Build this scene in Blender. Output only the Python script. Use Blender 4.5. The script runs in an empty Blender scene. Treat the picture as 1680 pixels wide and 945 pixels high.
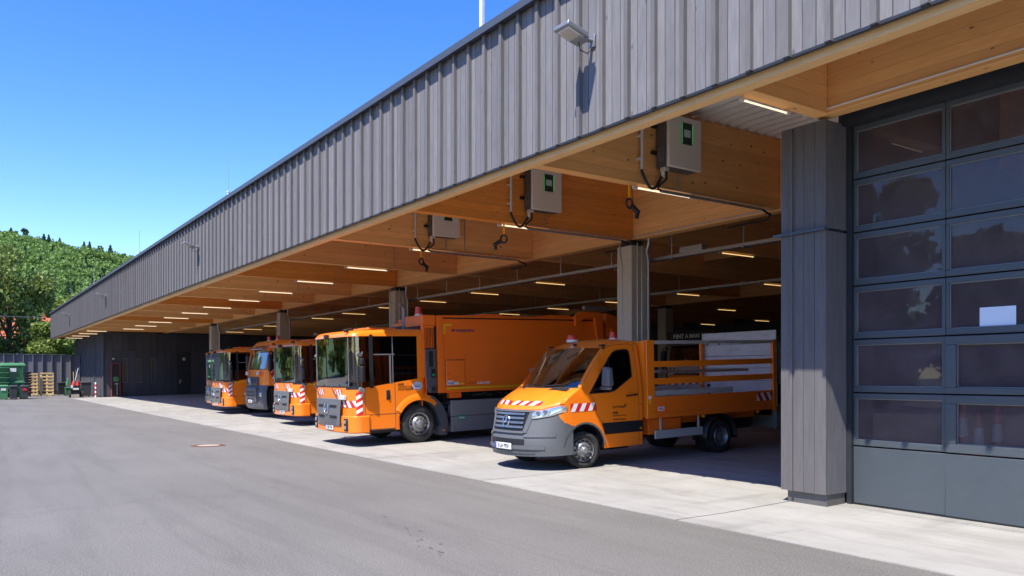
import bpy, math, random
import numpy as np
from mathutils import Vector, Matrix
R = math.radians
random.seed(7); rng = np.random.default_rng(7)
SC = bpy.context.scene
COL = SC.collection

# ------------------------------------------------------------------ camera, light, exposure
cd = bpy.data.cameras.new('camera'); cam = bpy.data.objects.new('camera', cd); COL.objects.link(cam)
SC.camera = cam
cam.location = (0, 0, 1.75)
cam.rotation_euler = (R(90), 0, math.atan2(math.sin(math.atan2(1327, 913)), math.cos(math.atan2(1327, 913))))
cd.sensor_width = 36; cd.lens = 1327 / 1680 * 36; cd.shift_y = 142.8 / 1680
cd.clip_end = 3000; cd.clip_start = 0.1

SUN = Vector((.25, -.57, 1.0)).normalized()
w = bpy.data.worlds.new('World'); SC.world = w; w.use_nodes = True
nt = w.node_tree; bg = nt.nodes['Background']
sky = nt.nodes.new('ShaderNodeTexSky'); sky.sky_type = 'NISHITA'; sky.sun_disc = False
sky.sun_elevation = math.asin(SUN.z); sky.sun_rotation = math.atan2(SUN.x, SUN.y)
sky.air_density = 1.0; sky.dust_density = 0.1; sky.ozone_density = 3.5; sky.altitude = 300
hs = nt.nodes.new('ShaderNodeHueSaturation'); hs.inputs['Saturation'].default_value = 1.32; hs.inputs['Hue'].default_value = .518; hs.inputs['Value'].default_value = .96
nt.links.new(sky.outputs[0], hs.inputs['Color']); nt.links.new(hs.outputs[0], bg.inputs[0]); bg.inputs[1].default_value = 0.15
sd = bpy.data.lights.new('sun', 'SUN'); so = bpy.data.objects.new('sun', sd); COL.objects.link(so)
sd.energy = 4.0; sd.angle = R(.5); sd.color = (1, .945, .85)
so.rotation_euler = SUN.to_track_quat('Z', 'Y').to_euler(); so.location = (10, -20, 30)
SC.view_settings.view_transform = 'Standard'; SC.view_settings.look = 'None'
SC.view_settings.exposure = 1.13; SC.view_settings.gamma = 1
SC.render.engine = 'CYCLES'
SC.cycles.max_bounces = 10; SC.cycles.diffuse_bounces = 8; SC.cycles.transparent_max_bounces = 12

# ------------------------------------------------------------------ mesh builder
class MB:
    def __init__(s): s.v = []; s.f = []; s.m = []; s.mi = 0
    def add(s, vs, fs, m=None):
        b = len(s.v); s.v += [tuple(p) for p in vs]
        for f in fs: s.f.append(tuple(b + i for i in f)); s.m.append(s.mi if m is None else m)
    def box(s, x0, x1, y0, y1, z0, z1, m=None):
        s.add([(x, y, z) for z in (z0, z1) for y in (y0, y1) for x in (x0, x1)],
              [(0, 2, 3, 1), (4, 5, 7, 6), (0, 1, 5, 4), (2, 6, 7, 3), (0, 4, 6, 2), (1, 3, 7, 5)], m)
    def hexa(s, p, m=None):   # 8 points: bottom 4 ccw, top 4 ccw
        s.add(p, [(3, 2, 1, 0), (4, 5, 6, 7), (0, 1, 5, 4), (1, 2, 6, 5), (2, 3, 7, 6), (3, 0, 4, 7)], m)
    def quad(s, a, b, c, d, m=None): s.add([a, b, c, d], [(0, 1, 2, 3)], m)
    def poly(s, pts, m=None): s.add(pts, [tuple(range(len(pts)))], m)
    def grid(s, rows, m=None, flip=False, close=False):
        n = len(rows[0]); vs = [p for r in rows for p in r]; fs = []
        for i in range(len(rows) - 1):
            for j in range(n if close else n - 1):
                k = (j + 1) % n
                q = (i * n + j, i * n + k, (i + 1) * n + k, (i + 1) * n + j)
                fs.append(q[::-1] if flip else q)
        s.add(vs, fs, m)
    def cyl(s, p, q, r, n=12, m=None, r2=None, cap=True):
        p = Vector(p); q = Vector(q); d = (q - p).normalized(); r2 = r if r2 is None else r2
        a = d.orthogonal().normalized(); b = d.cross(a)
        vs = [p + (a * math.cos(2 * math.pi * i / n) + b * math.sin(2 * math.pi * i / n)) * r for i in range(n)]
        vs += [q + (a * math.cos(2 * math.pi * i / n) + b * math.sin(2 * math.pi * i / n)) * r2 for i in range(n)]
        fs = [(i, (i + 1) % n, n + (i + 1) % n, n + i) for i in range(n)]
        if cap: fs += [tuple(range(n))[::-1], tuple(range(n, 2 * n))]
        s.add(vs, fs, m)
    def tube(s, pts, r, n=8, m=None):
        pts = [Vector(p) for p in pts]; rows = []; a = None
        for i, p in enumerate(pts):
            d = (pts[min(i + 1, len(pts) - 1)] - pts[max(i - 1, 0)]).normalized()
            if a is None: a = d.orthogonal().normalized()
            a = (a - d * a.dot(d)).normalized(); b = d.cross(a)
            rows.append([p + (a * math.cos(2 * math.pi * k / n) + b * math.sin(2 * math.pi * k / n)) * r for k in range(n)])
        s.grid(rows, m, close=True)
        s.poly(rows[0][::-1], m); s.poly(rows[-1], m)
    def prism(s, pts, f0, f1, m=None):      # pts 2d, f0/f1 map (a,b)->3d at both ends
        n = len(pts); s.add([f0(*p) for p in pts] + [f1(*p) for p in pts],
            [(i, (i + 1) % n, n + (i + 1) % n, n + i) for i in range(n)] + [tuple(range(n))[::-1], tuple(range(n, 2 * n))], m)
    def px(s, pts, x0, x1, m=None): s.prism(pts, lambda a, b: (x0, a, b), lambda a, b: (x1, a, b), m)
    def lathe(s, prof, c, ax='x', n=28, m=None):   # prof: (along, radius)
        rows = []
        for a, r in prof:
            row = []
            for k in range(n):
                t = 2 * math.pi * k / n; u, v = r * math.cos(t), r * math.sin(t)
                row.append((c[0] + a, c[1] + u, c[2] + v) if ax == 'x' else ((c[0] + u, c[1] + v, c[2] + a) if ax == 'z' else (c[0] + u, c[1] + a, c[2] + v)))
            rows.append(row)
        s.grid(rows, m, close=True)
    def mesh(s, name, mats, smooth=None):
        me = bpy.data.meshes.new(name); me.from_pydata(s.v, [], s.f); me.update()
        for mm in (mats if isinstance(mats, (list, tuple)) else [mats]): me.materials.append(mm)
        if any(s.m): me.polygons.foreach_set('material_index', s.m)
        if smooth is not None:
            me.shade_smooth(); me.set_sharp_from_angle(angle=R(smooth))
        return me
    def make(s, name, mats, parent=None, smooth=None, bevel=0, seg=2, solid=0):
        o = bpy.data.objects.new(name, s.mesh(name, mats, smooth)); COL.objects.link(o)
        if parent: o.parent = parent
        if solid:
            md = o.modifiers.new('solid', 'SOLIDIFY'); md.thickness = solid; md.offset = -1
        if bevel:
            md = o.modifiers.new('bevel', 'BEVEL'); md.width = bevel; md.segments = seg; md.limit_method = 'ANGLE'; md.angle_limit = R(35)
            md.harden_normals = False
            if smooth is None:
                o.data.shade_smooth(); o.data.set_sharp_from_angle(angle=R(50))
        return o

def tag(o, label=None, cat=None, group=None, kind=None):
    if label: o['label'] = label
    if cat: o['category'] = cat
    if group: o['group'] = group
    if kind: o['kind'] = kind
    return o
def thing(name, loc, label, cat, group=None, rot=(0, 0, 0)):
    o = bpy.data.objects.new(name, None); COL.objects.link(o); o.location = loc; o.rotation_euler = rot
    o.empty_display_size = .2
    return tag(o, label, cat, group)
def sub(name, parent, loc=(0, 0, 0)):
    o = bpy.data.objects.new(name, None); COL.objects.link(o); o.parent = parent; o.location = loc
    o.empty_display_size = .1
    return o
def inst(o, loc, parent=None, rot=None, scale=None, name=None):
    c = o.copy(); COL.objects.link(c); c.location = loc
    if parent: c.parent = parent
    if rot is not None: c.rotation_euler = rot
    if scale is not None: c.scale = scale
    return c
def dup_tree(o, parent=None):
    c = o.copy(); COL.objects.link(c)
    if parent: c.parent = parent
    for ch in list(o.children): dup_tree(ch, c)
    return c

# ------------------------------------------------------------------ materials
def base_mat(name):
    m = bpy.data.materials.new(name); m.use_nodes = True
    return m, m.node_tree, m.node_tree.nodes['Principled BSDF']
def N(nt, t, **kw):
    n = nt.nodes.new(t)
    for k, v in kw.items():
        if k in ('inputs',):
            for a, b in v.items(): n.inputs[a].default_value = b
        else: setattr(n, k, v)
    return n
def ramp(nt, src, stops):
    r = nt.nodes.new('ShaderNodeValToRGB'); nt.links.new(src, r.inputs[0])
    e = r.color_ramp.elements
    while len(e) < len(stops): e.new(.5)
    for i, (p, c) in enumerate(stops):
        e[i].position = p; e[i].color = (c, c, c, 1) if isinstance(c, (int, float)) else (*c, 1)
    return r.outputs[0]
def mix(nt, a, b, f, mode='MIX'):
    n = nt.nodes.new('ShaderNodeMix'); n.data_type = 'RGBA'; n.blend_type = mode
    for sck, val in ((6, a), (7, b), (0, f)):
        if hasattr(val, 'links') or hasattr(val, 'is_linked'): nt.links.new(val, n.inputs[sck])
        else: n.inputs[sck].default_value = (*val, 1) if sck else val
    return n.outputs[2]
def coords(nt, scale=(1, 1, 1), rnd=0, kind='Object'):
    tc = nt.nodes.new('ShaderNodeTexCoord'); mp = nt.nodes.new('ShaderNodeMapping')
    nt.links.new(tc.outputs[kind], mp.inputs[0]); mp.inputs['Scale'].default_value = scale
    if rnd:
        oi = nt.nodes.new('ShaderNodeObjectInfo'); mm = nt.nodes.new('ShaderNodeMath'); mm.operation = 'MULTIPLY'
        nt.links.new(oi.outputs['Random'], mm.inputs[0]); mm.inputs[1].default_value = rnd
        cb = nt.nodes.new('ShaderNodeCombineXYZ')
        for i in range(3): nt.links.new(mm.outputs[0], cb.inputs[i])
        nt.links.new(cb.outputs[0], mp.inputs[1])
    return mp.outputs[0]
def noise(nt, vec, sc, det=4, rough=.55, dist=0):
    n = nt.nodes.new('ShaderNodeTexNoise'); n.inputs['Scale'].default_value = sc; n.inputs['Detail'].default_value = det
    n.inputs['Roughness'].default_value = rough; n.inputs['Distortion'].default_value = dist
    if vec is not None: nt.links.new(vec, n.inputs['Vector'])
    return n.outputs[0]
def bump(nt, bs, h, strength, dist=.01):
    b = nt.nodes.new('ShaderNodeBump'); b.inputs['Strength'].default_value = strength; b.inputs['Distance'].default_value = dist
    nt.links.new(h, b.inputs['Height']); nt.links.new(b.outputs[0], bs.inputs['Normal'])
def simple(name, col, rough=.5, metal=0, coat=0, var=.12, sc=4, bmp=0, bsc=60, dirt=0, dcol=(.12, .10, .08), rnd=0):
    m, nt, bs = base_mat(name)
    v = coords(nt, rnd=rnd * 10)
    n = noise(nt, v, sc, 5)
    c = mix(nt, tuple(x * (1 - var) for x in col), tuple(min(1, x * (1 + var)) for x in col), n)
    if dirt:
        n2 = noise(nt, coords(nt, (1, 1, 2.2)), sc * .6 + 1, 6, .65)
        c = mix(nt, c, dcol, ramp(nt, n2, [(.5, 0), (.78, dirt)]))
    if rnd:
        oi = nt.nodes.new('ShaderNodeObjectInfo'); f = ramp(nt, oi.outputs['Random'], [(0, 1 - rnd), (1, 1 + rnd)])
        mr = nt.nodes.new('ShaderNodeMapRange'); nt.links.new(oi.outputs['Random'], mr.inputs[0])
        mr.inputs[3].default_value = 1 - rnd; mr.inputs[4].default_value = 1 + rnd
        hs = nt.nodes.new('ShaderNodeHueSaturation'); nt.links.new(c, hs.inputs['Color']); nt.links.new(mr.outputs[0], hs.inputs['Value']); c = hs.outputs[0]
    nt.links.new(c, bs.inputs['Base Color'])
    bs.inputs['Metallic'].default_value = metal
    rr = ramp(nt, noise(nt, v, sc * 3, 4), [(.3, max(0, rough - .06)), (.7, min(1, rough + .08))]); nt.links.new(rr, bs.inputs['Roughness'])
    bs.inputs['Coat Weight'].default_value = coat; bs.inputs['Coat Roughness'].default_value = .06
    if bmp: bump(nt, bs, noise(nt, v, bsc, 4), bmp)
    return m
def emit(name, col, s):
    m, nt, bs = base_mat(name); bs.inputs['Base Color'].default_value = (*col, 1)
    bs.inputs['Emission Color'].default_value = (*col, 1); bs.inputs['Emission Strength'].default_value = s
    return m
def glass(name, tint, gl=1.0, rough=.0, wav=0, wsc=3, k=1.6, haze=0, hcol=(.2, .17, .19)):
    m = bpy.data.materials.new(name); m.use_nodes = True; nt = m.node_tree; nt.nodes.clear()
    out = nt.nodes.new('ShaderNodeOutputMaterial'); tr = nt.nodes.new('ShaderNodeBsdfTransparent'); tr.inputs[0].default_value = (*tint, 1)
    g = nt.nodes.new('ShaderNodeBsdfGlossy'); g.inputs['Roughness'].default_value = rough; g.inputs[0].default_value = (gl, gl, gl, 1)
    fr = nt.nodes.new('ShaderNodeFresnel'); fr.inputs[0].default_value = 1.55
    mx = nt.nodes.new('ShaderNodeMixShader')
    mm = nt.nodes.new('ShaderNodeMath'); mm.operation = 'MULTIPLY_ADD'; mm.inputs[1].default_value = k; mm.inputs[2].default_value = .03; mm.use_clamp = True
    nt.links.new(fr.outputs[0], mm.inputs[0]); nt.links.new(mm.outputs[0], mx.inputs[0])
    nt.links.new(tr.outputs[0], mx.inputs[1]); nt.links.new(g.outputs[0], mx.inputs[2]); nt.links.new(mx.outputs[0], out.inputs[0])
    if haze:
        df = nt.nodes.new('ShaderNodeBsdfDiffuse'); df.inputs[0].default_value = (*hcol, 1)
        m2 = nt.nodes.new('ShaderNodeMixShader'); hz = ramp(nt, noise(nt, coords(nt), 2.5, 5, .6, .5), [(.3, haze * .6), (.75, haze * 1.3)])
        nt.links.new(hz, m2.inputs[0]); nt.links.new(mx.outputs[0], m2.inputs[1]); nt.links.new(df.outputs[0], m2.inputs[2]); nt.links.new(m2.outputs[0], out.inputs[0])
    if wav:
        b = nt.nodes.new('ShaderNodeBump'); b.inputs['Strength'].default_value = wav; b.inputs['Distance'].default_value = .1
        nt.links.new(noise(nt, coords(nt), wsc, 2, .4, .6), b.inputs['Height'])
        nt.links.new(b.outputs[0], g.inputs['Normal']); nt.links.new(b.outputs[0], fr.inputs['Normal'])
    return m

def plank_mat(name, col, var=.16, rnd=.12, rough=.75, knots=.5, ax='z', grain=1.0, lam=0, kcol=None, kthr=.13):
    """wood: grain along axis ax; optional glulam lamination lines; knots; scuffs"""
    m, nt, bs = base_mat(name)
    st = {'x': (.12, 1, 1), 'y': (1, .12, 1), 'z': (1, 1, .12)}[ax]
    v = coords(nt, st, 17)
    g1 = noise(nt, v, 26 * grain, 6, .6, .3); g2 = noise(nt, v, 5 * grain, 4, .6)
    lo = tuple(x * (1 - var) for x in col); hi = tuple(min(1, x * (1 + var)) for x in col)
    c = mix(nt, lo, hi, ramp(nt, g1, [(.3, 0), (.7, 1)]))
    c = mix(nt, c, tuple(x * .82 for x in col), ramp(nt, g2, [(.45, 0), (.75, .6)]))
    if lam:   # horizontal laminations, each with its own tone
        tc = nt.nodes.new('ShaderNodeTexCoord'); sp = nt.nodes.new('ShaderNodeSeparateXYZ'); nt.links.new(tc.outputs['Object'], sp.inputs[0])
        a = N(nt, 'ShaderNodeMath', operation='MULTIPLY', inputs={1: 1 / lam}); nt.links.new(sp.outputs[2], a.inputs[0])
        fl = N(nt, 'ShaderNodeMath', operation='FLOOR'); nt.links.new(a.outputs[0], fl.inputs[0])
        wn = nt.nodes.new('ShaderNodeTexWhiteNoise'); wn.noise_dimensions = '1D'; nt.links.new(fl.outputs[0], wn.inputs['W'])
        c = mix(nt, c, tuple(x * .68 for x in col), ramp(nt, wn.outputs[0], [(0, 0), (1, .6)]))
        fr = N(nt, 'ShaderNodeMath', operation='FRACT'); nt.links.new(a.outputs[0], fr.inputs[0])
        c = mix(nt, c, tuple(x * .5 for x in col), ramp(nt, fr.outputs[0], [(.0, .8), (.07, 0)]))
    if knots:
        vk = coords(nt, {'x': (.55, 1, 1), 'y': (1, .55, 1), 'z': (1, 1, .55)}[ax], 17)
        vo = nt.nodes.new('ShaderNodeTexVoronoi'); vo.inputs['Scale'].default_value = 4.2; vo.inputs['Randomness'].default_value = 1
        nt.links.new(vk, vo.inputs['Vector'])
        k = ramp(nt, vo.outputs['Distance'], [(.04, knots), (kthr, 0)])
        c = mix(nt, c, kcol or tuple(x * .35 for x in col), k)
    if rnd:
        oi = nt.nodes.new('ShaderNodeObjectInfo'); mr = nt.nodes.new('ShaderNodeMapRange'); nt.links.new(oi.outputs['Random'], mr.inputs[0])
        mr.inputs[3].default_value = 1 - rnd; mr.inputs[4].default_value = 1 + rnd
        hs = nt.nodes.new('ShaderNodeHueSaturation'); nt.links.new(c, hs.inputs['Color']); nt.links.new(mr.outputs[0], hs.inputs['Value']); c = hs.outputs[0]
    nt.links.new(c, bs.inputs['Base Color']); bs.inputs['Roughness'].default_value = rough
    bump(nt, bs, g1, .25, .004)
    return m

M = {}
M['fascia'] = plank_mat('grey_stained_spruce', (.173, .165, .168), var=.15, rnd=.14, knots=.8, kcol=(.07, .07, .085), kthr=.12)
M['batten'] = plank_mat('grey_stained_batten', (.135, .126, .126), var=.14, rnd=.08, knots=.4)
M['dark_wood'] = plank_mat('charcoal_cladding', (.062, .06, .072), var=.2, rnd=.16, knots=.2)
M['fence_wood'] = plank_mat('charcoal_fence_boards', (.12, .117, .13), var=.15, rnd=.12, knots=.2)
M['beam_y'] = plank_mat('glulam_beam', (.95, .49, .175), var=.12, rnd=.10, rough=.6, ax='y', lam=.16, knots=.95, kcol=(.20, .07, .02), kthr=.12)
M['beam_deep'] = plank_mat('deep_orange_beam', (.84, .31, .055), var=.13, rnd=.05, rough=.45, ax='y', lam=.16, knots=.8, kcol=(.20, .05, .01), kthr=.09)
M['beam_x'] = plank_mat('glulam_long_beam', (.95, .49, .175), var=.13, rnd=.07, rough=.6, ax='x', lam=.16, knots=.75, kcol=(.16, .06, .02), kthr=.085)
M['edge_wood'] = plank_mat('pale_edge_beam', (.80, .50, .22), var=.1, rnd=.05, rough=.6, ax='x', knots=.6, kcol=(.3, .14, .05), kthr=.07)
M['galv'] = simple('galvanised_steel', (.45, .46, .48), .38, .8, var=.15, sc=9)
M['ceil'] = simple('corrugated_sheet', (.78, .75, .71), .5, .1, var=.1, sc=2)
M['metal'] = simple('grey_metal', (.25, .255, .265), .45, .5, var=.12)
M['dark_metal'] = simple('dark_steel', (.045, .05, .06), .5, .5, var=.2)
M['coping'] = simple('blue_grey_coping', (.07, .082, .105), .5, .15, var=.12)
M['alu'] = simple('aluminium_board', (.56, .55, .55), .45, .35, var=.14, sc=3, dirt=.35)
M['black'] = simple('black_plastic', (.014, .014, .016), .5, 0, var=.25, sc=8)
M['grey_plastic'] = simple('grey_bumper_plastic', (.105, .11, .118), .5, 0, var=.06, sc=3, bmp=.04, bsc=400)
M['lorry_grey'] = simple('dark_grey_panel', (.085, .09, .105), .45, .1, var=.1, sc=2, dirt=.25, dcol=(.16, .15, .13))
M['orange'] = simple('orange_paint', (.95, .215, .010), .34, 0, coat=.55, var=.035, sc=1.2, dirt=.10, dcol=(.42, .15, .04))
M['orange_body'] = simple('orange_body_paint', (.93, .17, .010), .45, 0, coat=.2, var=.07, sc=.8, dirt=.18, dcol=(.36, .13, .04))
M['yellow'] = simple('yellow_tape', (.85, .42, .01), .45, var=.05)
M['red'] = simple('red_reflective', (.62, .02, .02), .35, coat=.3, var=.08)
M['white'] = simple('white_reflective', (.78, .78, .77), .35, coat=.3, var=.04)
M['white_paint'] = simple('white_lorry_paint', (.62, .62, .60), .35, coat=.4, var=.05, dirt=.1)
M['rubber'] = simple('tyre_rubber', (.022, .021, .021), .8, var=.35, sc=6, bmp=.15, bsc=70, dirt=.35, dcol=(.10, .085, .07))
M['rim'] = simple('dull_rim', (.27, .27, .28), .4, .75, var=.18, sc=8, dirt=.5, dcol=(.10, .09, .08))
M['chrome'] = simple('chrome', (.75, .76, .78), .12, 1, var=.04)
M['dark_chrome'] = simple('satin_grille', (.30, .31, .33), .3, .8, var=.06)
M['red_light'] = simple('red_lens', (.62, .05, .01), .3, coat=.1, var=.1)
M['amber'] = simple('amber_lens', (.85, .25, .01), .2, coat=1, var=.05)
M['lamp_glass'] = simple('headlamp_reflector', (.62, .64, .66), .12, .75, coat=1, var=.25, sc=16)
M['seat'] = simple('seat_fabric', (.03, .03, .035), .9, var=.2)
M['plate'] = simple('number_plate', (.74, .74, .72), .4, var=.03)
M['blue'] = simple('plate_blue', (.01, .06, .42), .4, var=.05)
M['ink'] = simple('black_lettering', (.012, .012, .012), .5, var=.05)
M['ink_blue'] = simple('dark_blue_lettering', (.04, .03, .13), .5, var=.05)
M['green'] = simple('green_plastic', (.025, .125, .05), .45, var=.1, sc=3, dirt=.15)
M['lgreen'] = simple('light_green_plastic', (.06, .22, .09), .45, var=.1, sc=3)
M['sign_green'] = simple('sign_green', (.01, .28, .12), .4, var=.05)
M['bin'] = simple('anthracite_bin', (.045, .046, .052), .5, var=.12, sc=4)
M['pallet'] = plank_mat('pallet_wood', (.62, .42, .16), var=.2, rnd=.2, knots=.5, ax='y')
M['concrete_col'] = simple('concrete_column', (.50, .445, .37), .85, var=.10, sc=3, bmp=.1, bsc=30, dirt=.18, dcol=(.2, .17, .14))
M['charger'] = simple('charger_casing', (.66, .62, .56), .45, var=.03, coat=.1)
M['charger_side'] = simple('charger_side', (.10, .095, .095), .5, .2, var=.1)
M['door_frame'] = simple('petrol_grey_door', (.076, .092, .106), .42, .25, var=.07, sc=2.5, dirt=.14, dcol=(.13, .13, .12))
M['paper'] = simple('white_paper', (.62, .72, .85), .7, var=.03)
M['roof_red'] = simple('red_roof_tiles', (.42, .10, .04), .8, var=.25, sc=3)
M['render_white'] = simple('white_render', (.75, .74, .72), .8, var=.05)
M['bark'] = simple('bark', (.10, .08, .06), .9, var=.3, sc=5, bmp=.4, bsc=10)
M['tube'] = emit('tube_light_lit', (1.0, .84, .58), .5)
M['tube_in'] = emit('tube_light_warm', (1.0, .66, .26), .5)
M['led'] = emit('led_green', (.02, .9, .25), .10)
M['screen'] = emit('display_lit', (.25, .28, .28), .05)
M['cab_glass'] = glass('cab_glass', (.50, .62, .60), 1.0, k=2.3)
M['van_glass'] = glass('van_windscreen', (.30, .33, .34), 1.0, k=2.4)
M['dark_glass'] = glass('dark_side_glass', (.16, .17, .18), .7)
M['door_glass'] = glass('acrylic_pane', (.70, .63, .64), .75, .015, .025, .8, k=.45, haze=.22, hcol=(.30, .24, .27))
def mirror_mat():
    m, nt, bs = base_mat('mirror_glass'); bs.inputs['Metallic'].default_value = 1; bs.inputs['Roughness'].default_value = .03
    bs.inputs['Base Color'].default_value = (.6, .62, .65, 1); return m
M['mirror'] = mirror_mat()

def asphalt():
    m, nt, bs = base_mat('asphalt'); v = coords(nt)
    c = mix(nt, (.128, .120, .106), (.168, .157, .141), ramp(nt, noise(nt, v, .22, 5, .6), [(.3, 0), (.7, 1)]))
    st = noise(nt, coords(nt, (.25, 1.6, 1)), .9, 5, .65, .4)
    c = mix(nt, c, (.085, .079, .07), ramp(nt, st, [(.48, 0), (.75, .45)]))
    tk = noise(nt, coords(nt, (.06, 1.1, 1)), 1.3, 3, .5, .8); c = mix(nt, c, (.10, .093, .083), ramp(nt, tk, [(.55, 0), (.62, .35), (.68, 0)]))
    c = mix(nt, c, (.24, .22, .20), ramp(nt, noise(nt, v, .55, 6, .7), [(.62, 0), (.8, .5)]))
    gr = noise(nt, v, 60, 3, .8)
    c = mix(nt, c, (.36, .34, .31), ramp(nt, gr, [(.54, 0), (.68, .75)])); c = mix(nt, c, (.045, .042, .04), ramp(nt, gr, [(.3, .85), (.46, 0)]))
    g2 = noise(nt, v, 24, 4, .8); c = mix(nt, c, (.085, .08, .075), ramp(nt, g2, [(.3, .55), (.45, 0)])); c = mix(nt, c, (.27, .255, .24), ramp(nt, g2, [(.56, 0), (.7, .4)]))
    vo = nt.nodes.new('ShaderNodeTexVoronoi'); vo.feature = 'DISTANCE_TO_EDGE'; vo.inputs['Scale'].default_value = .12
    wv = nt.nodes.new('ShaderNodeVectorMath'); wv.operation = 'ADD'; nz = nt.nodes.new('ShaderNodeTexNoise'); nz.inputs['Scale'].default_value = 1.3; nz.inputs['Detail'].default_value = 6
    nt.links.new(v, nz.inputs['Vector']); nt.links.new(v, wv.inputs[0]); nt.links.new(nz.outputs['Color'], wv.inputs[1]); nt.links.new(wv.outputs[0], vo.inputs['Vector'])
    c = mix(nt, c, (.07, .066, .062), ramp(nt, vo.outputs['Distance'], [(.0, .22), (.0016, 0)]))
    nt.links.new(c, bs.inputs['Base Color']); bs.inputs['Roughness'].default_value = .82
    bump(nt, bs, gr, .5, .006); return m
def concrete():
    m, nt, bs = base_mat('brushed_concrete'); v = coords(nt)
    c = mix(nt, (.27, .26, .235), (.36, .347, .318), ramp(nt, noise(nt, v, .6, 6, .65), [(.3, 0), (.7, 1)]))
    st = noise(nt, coords(nt, (.5, 2.5, 1)), 1.1, 6, .7, .5)
    c = mix(nt, c, (.20, .185, .165), ramp(nt, st, [(.48, 0), (.72, .7)]))
    c = mix(nt, c, (.22, .20, .18), ramp(nt, noise(nt, v, 3.1, 5, .75), [(.62, 0), (.8, .45)]))
    br = noise(nt, coords(nt, (1, 14, 1)), 9, 3, .6)
    c = mix(nt, c, (.46, .44, .41), ramp(nt, br, [(.5, 0), (.8, .35)]))
    oi = nt.nodes.new('ShaderNodeObjectInfo'); mr = nt.nodes.new('ShaderNodeMapRange'); nt.links.new(oi.outputs['Random'], mr.inputs[0])
    mr.inputs[3].default_value = .91; mr.inputs[4].default_value = 1.04
    hs = nt.nodes.new('ShaderNodeHueSaturation'); nt.links.new(c, hs.inputs['Color']); nt.links.new(mr.outputs[0], hs.inputs['Value']); c = hs.outputs[0]
    tr_ = noise(nt, coords(nt, (2.2, .35, 1)), 1.0, 4, .6, .3); c = mix(nt, c, (.16, .15, .14), ramp(nt, tr_, [(.56, 0), (.72, .35)]))
    nt.links.new(c, bs.inputs['Base Color']); bs.inputs['Roughness'].default_value = .78
    bump(nt, bs, br, .2, .003); return m
M['asphalt'] = asphalt(); M['concrete'] = concrete()
M['joint'] = simple('joint_dark', (.06, .055, .05), .9)
M['grass'] = simple('meadow', (.05, .09, .025), .9, var=.4, sc=.05)
def leafmat(name, c1, c2, sc=.6, rnd=True):
    m, nt, bs = base_mat(name); v = coords(nt)
    c = mix(nt, c1, c2, ramp(nt, noise(nt, v, sc, 4, .6), [(.3, 0), (.7, 1)]))
    g = nt.nodes.new('ShaderNodeNewGeometry')
    c = mix(nt, c, tuple(x * 1.5 for x in c2), ramp(nt, g.outputs['Random Per Island'], [(.2, 0), (1, .7)]))
    nt.links.new(c, bs.inputs['Base Color']); bs.inputs['Roughness'].default_value = .6
    tl = nt.nodes.new('ShaderNodeBsdfTranslucent'); nt.links.new(c, tl.inputs[0])
    mx = nt.nodes.new('ShaderNodeMixShader'); mx.inputs[0].default_value = .28
    o = nt.nodes['Material Output']; nt.links.new(bs.outputs[0], mx.inputs[1]); nt.links.new(tl.outputs[0], mx.inputs[2]); nt.links.new(mx.outputs[0], o.inputs[0])
    return m
M['leaf'] = leafmat('lime_leaves', (.085, .155, .022), (.20, .25, .045))
M['leaf2'] = leafmat('maple_leaves', (.075, .14, .022), (.19, .23, .05))
M['hill_leaf'] = leafmat('hill_leaves', (.075, .15, .035), (.17, .27, .06), .07)
M['conifer'] = leafmat('conifer_needles', (.03, .065, .03), (.05, .10, .04), .2)

# ------------------------------------------------------------------ text + stripes
def text(s, size, mat, parent, loc, rot, name='lettering', ext=.001, align='LEFT', sx=1, bold=0):
    c = bpy.data.curves.new('t', 'FONT'); c.body = s; c.size = size; c.extrude = ext; c.align_x = align; c.offset = bold
    o = bpy.data.objects.new('t', c); COL.objects.link(o)
    bpy.context.view_layer.update()
    me = bpy.data.meshes.new_from_object(o); bpy.data.objects.remove(o)
    me.materials.clear(); me.materials.append(mat)
    o = bpy.data.objects.new(name, me); COL.objects.link(o); o.parent = parent; o.location = loc; o.rotation_euler = rot; o.scale = (sx, 1, 1)
    return o
SIDE = (R(90), 0, R(90))     # reads along +Y, faces +X
FRONT = (R(90), 0, 0)        # reads along +X, faces -Y
def clip(poly, ax, lim, sign):
    out = []
    for i in range(len(poly)):
        a, b = poly[i], poly[(i + 1) % len(poly)]
        ia = (a[ax] - lim) * sign >= 0; ib = (b[ax] - lim) * sign >= 0
        if ia: out.append(a)
        if ia != ib:
            t = (lim - a[ax]) / (b[ax] - a[ax]); out.append((a[0] + (b[0] - a[0]) * t, a[1] + (b[1] - a[1]) * t))
    return out
def stripes(mb, f, W, H, sw, slant, red=0, white=1, start=0):
    n = int((W + abs(slant) * H) / sw) + 3
    for i in range(-n, n):
        a = i * sw + start
        p = [(a, 0), (a + sw, 0), (a + sw + slant * H, H), (a + slant * H, H)]
        p = clip(p, 0, 0, 1)
        if len(p) > 2: p = clip(p, 0, W, -1)
        if len(p) > 2: mb.poly([f(x, z) for x, z in p], red if i % 2 else white)

# ================================================================== SETTING
KINKY = 8.0
def gz(y):   # the floor falls gently towards the yard
    return 0 if y < KINKY else min(.2, .025 * (y - KINKY))
g = MB(); g.quad((-700, -300, 0), (300, -300, 0), (300, 600, 0), (-700, 600, 0)); g.mi = 0
tag(g.make('asphalt_yard', M['asphalt']), kind='structure')
g = MB(); g.box(-700, -91, -300, 600, -.5, .006); g.box(-91, 300, 60, 600, -.5, .006)
tag(g.make('grass_ground', M['grass']), kind='structure')

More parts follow.
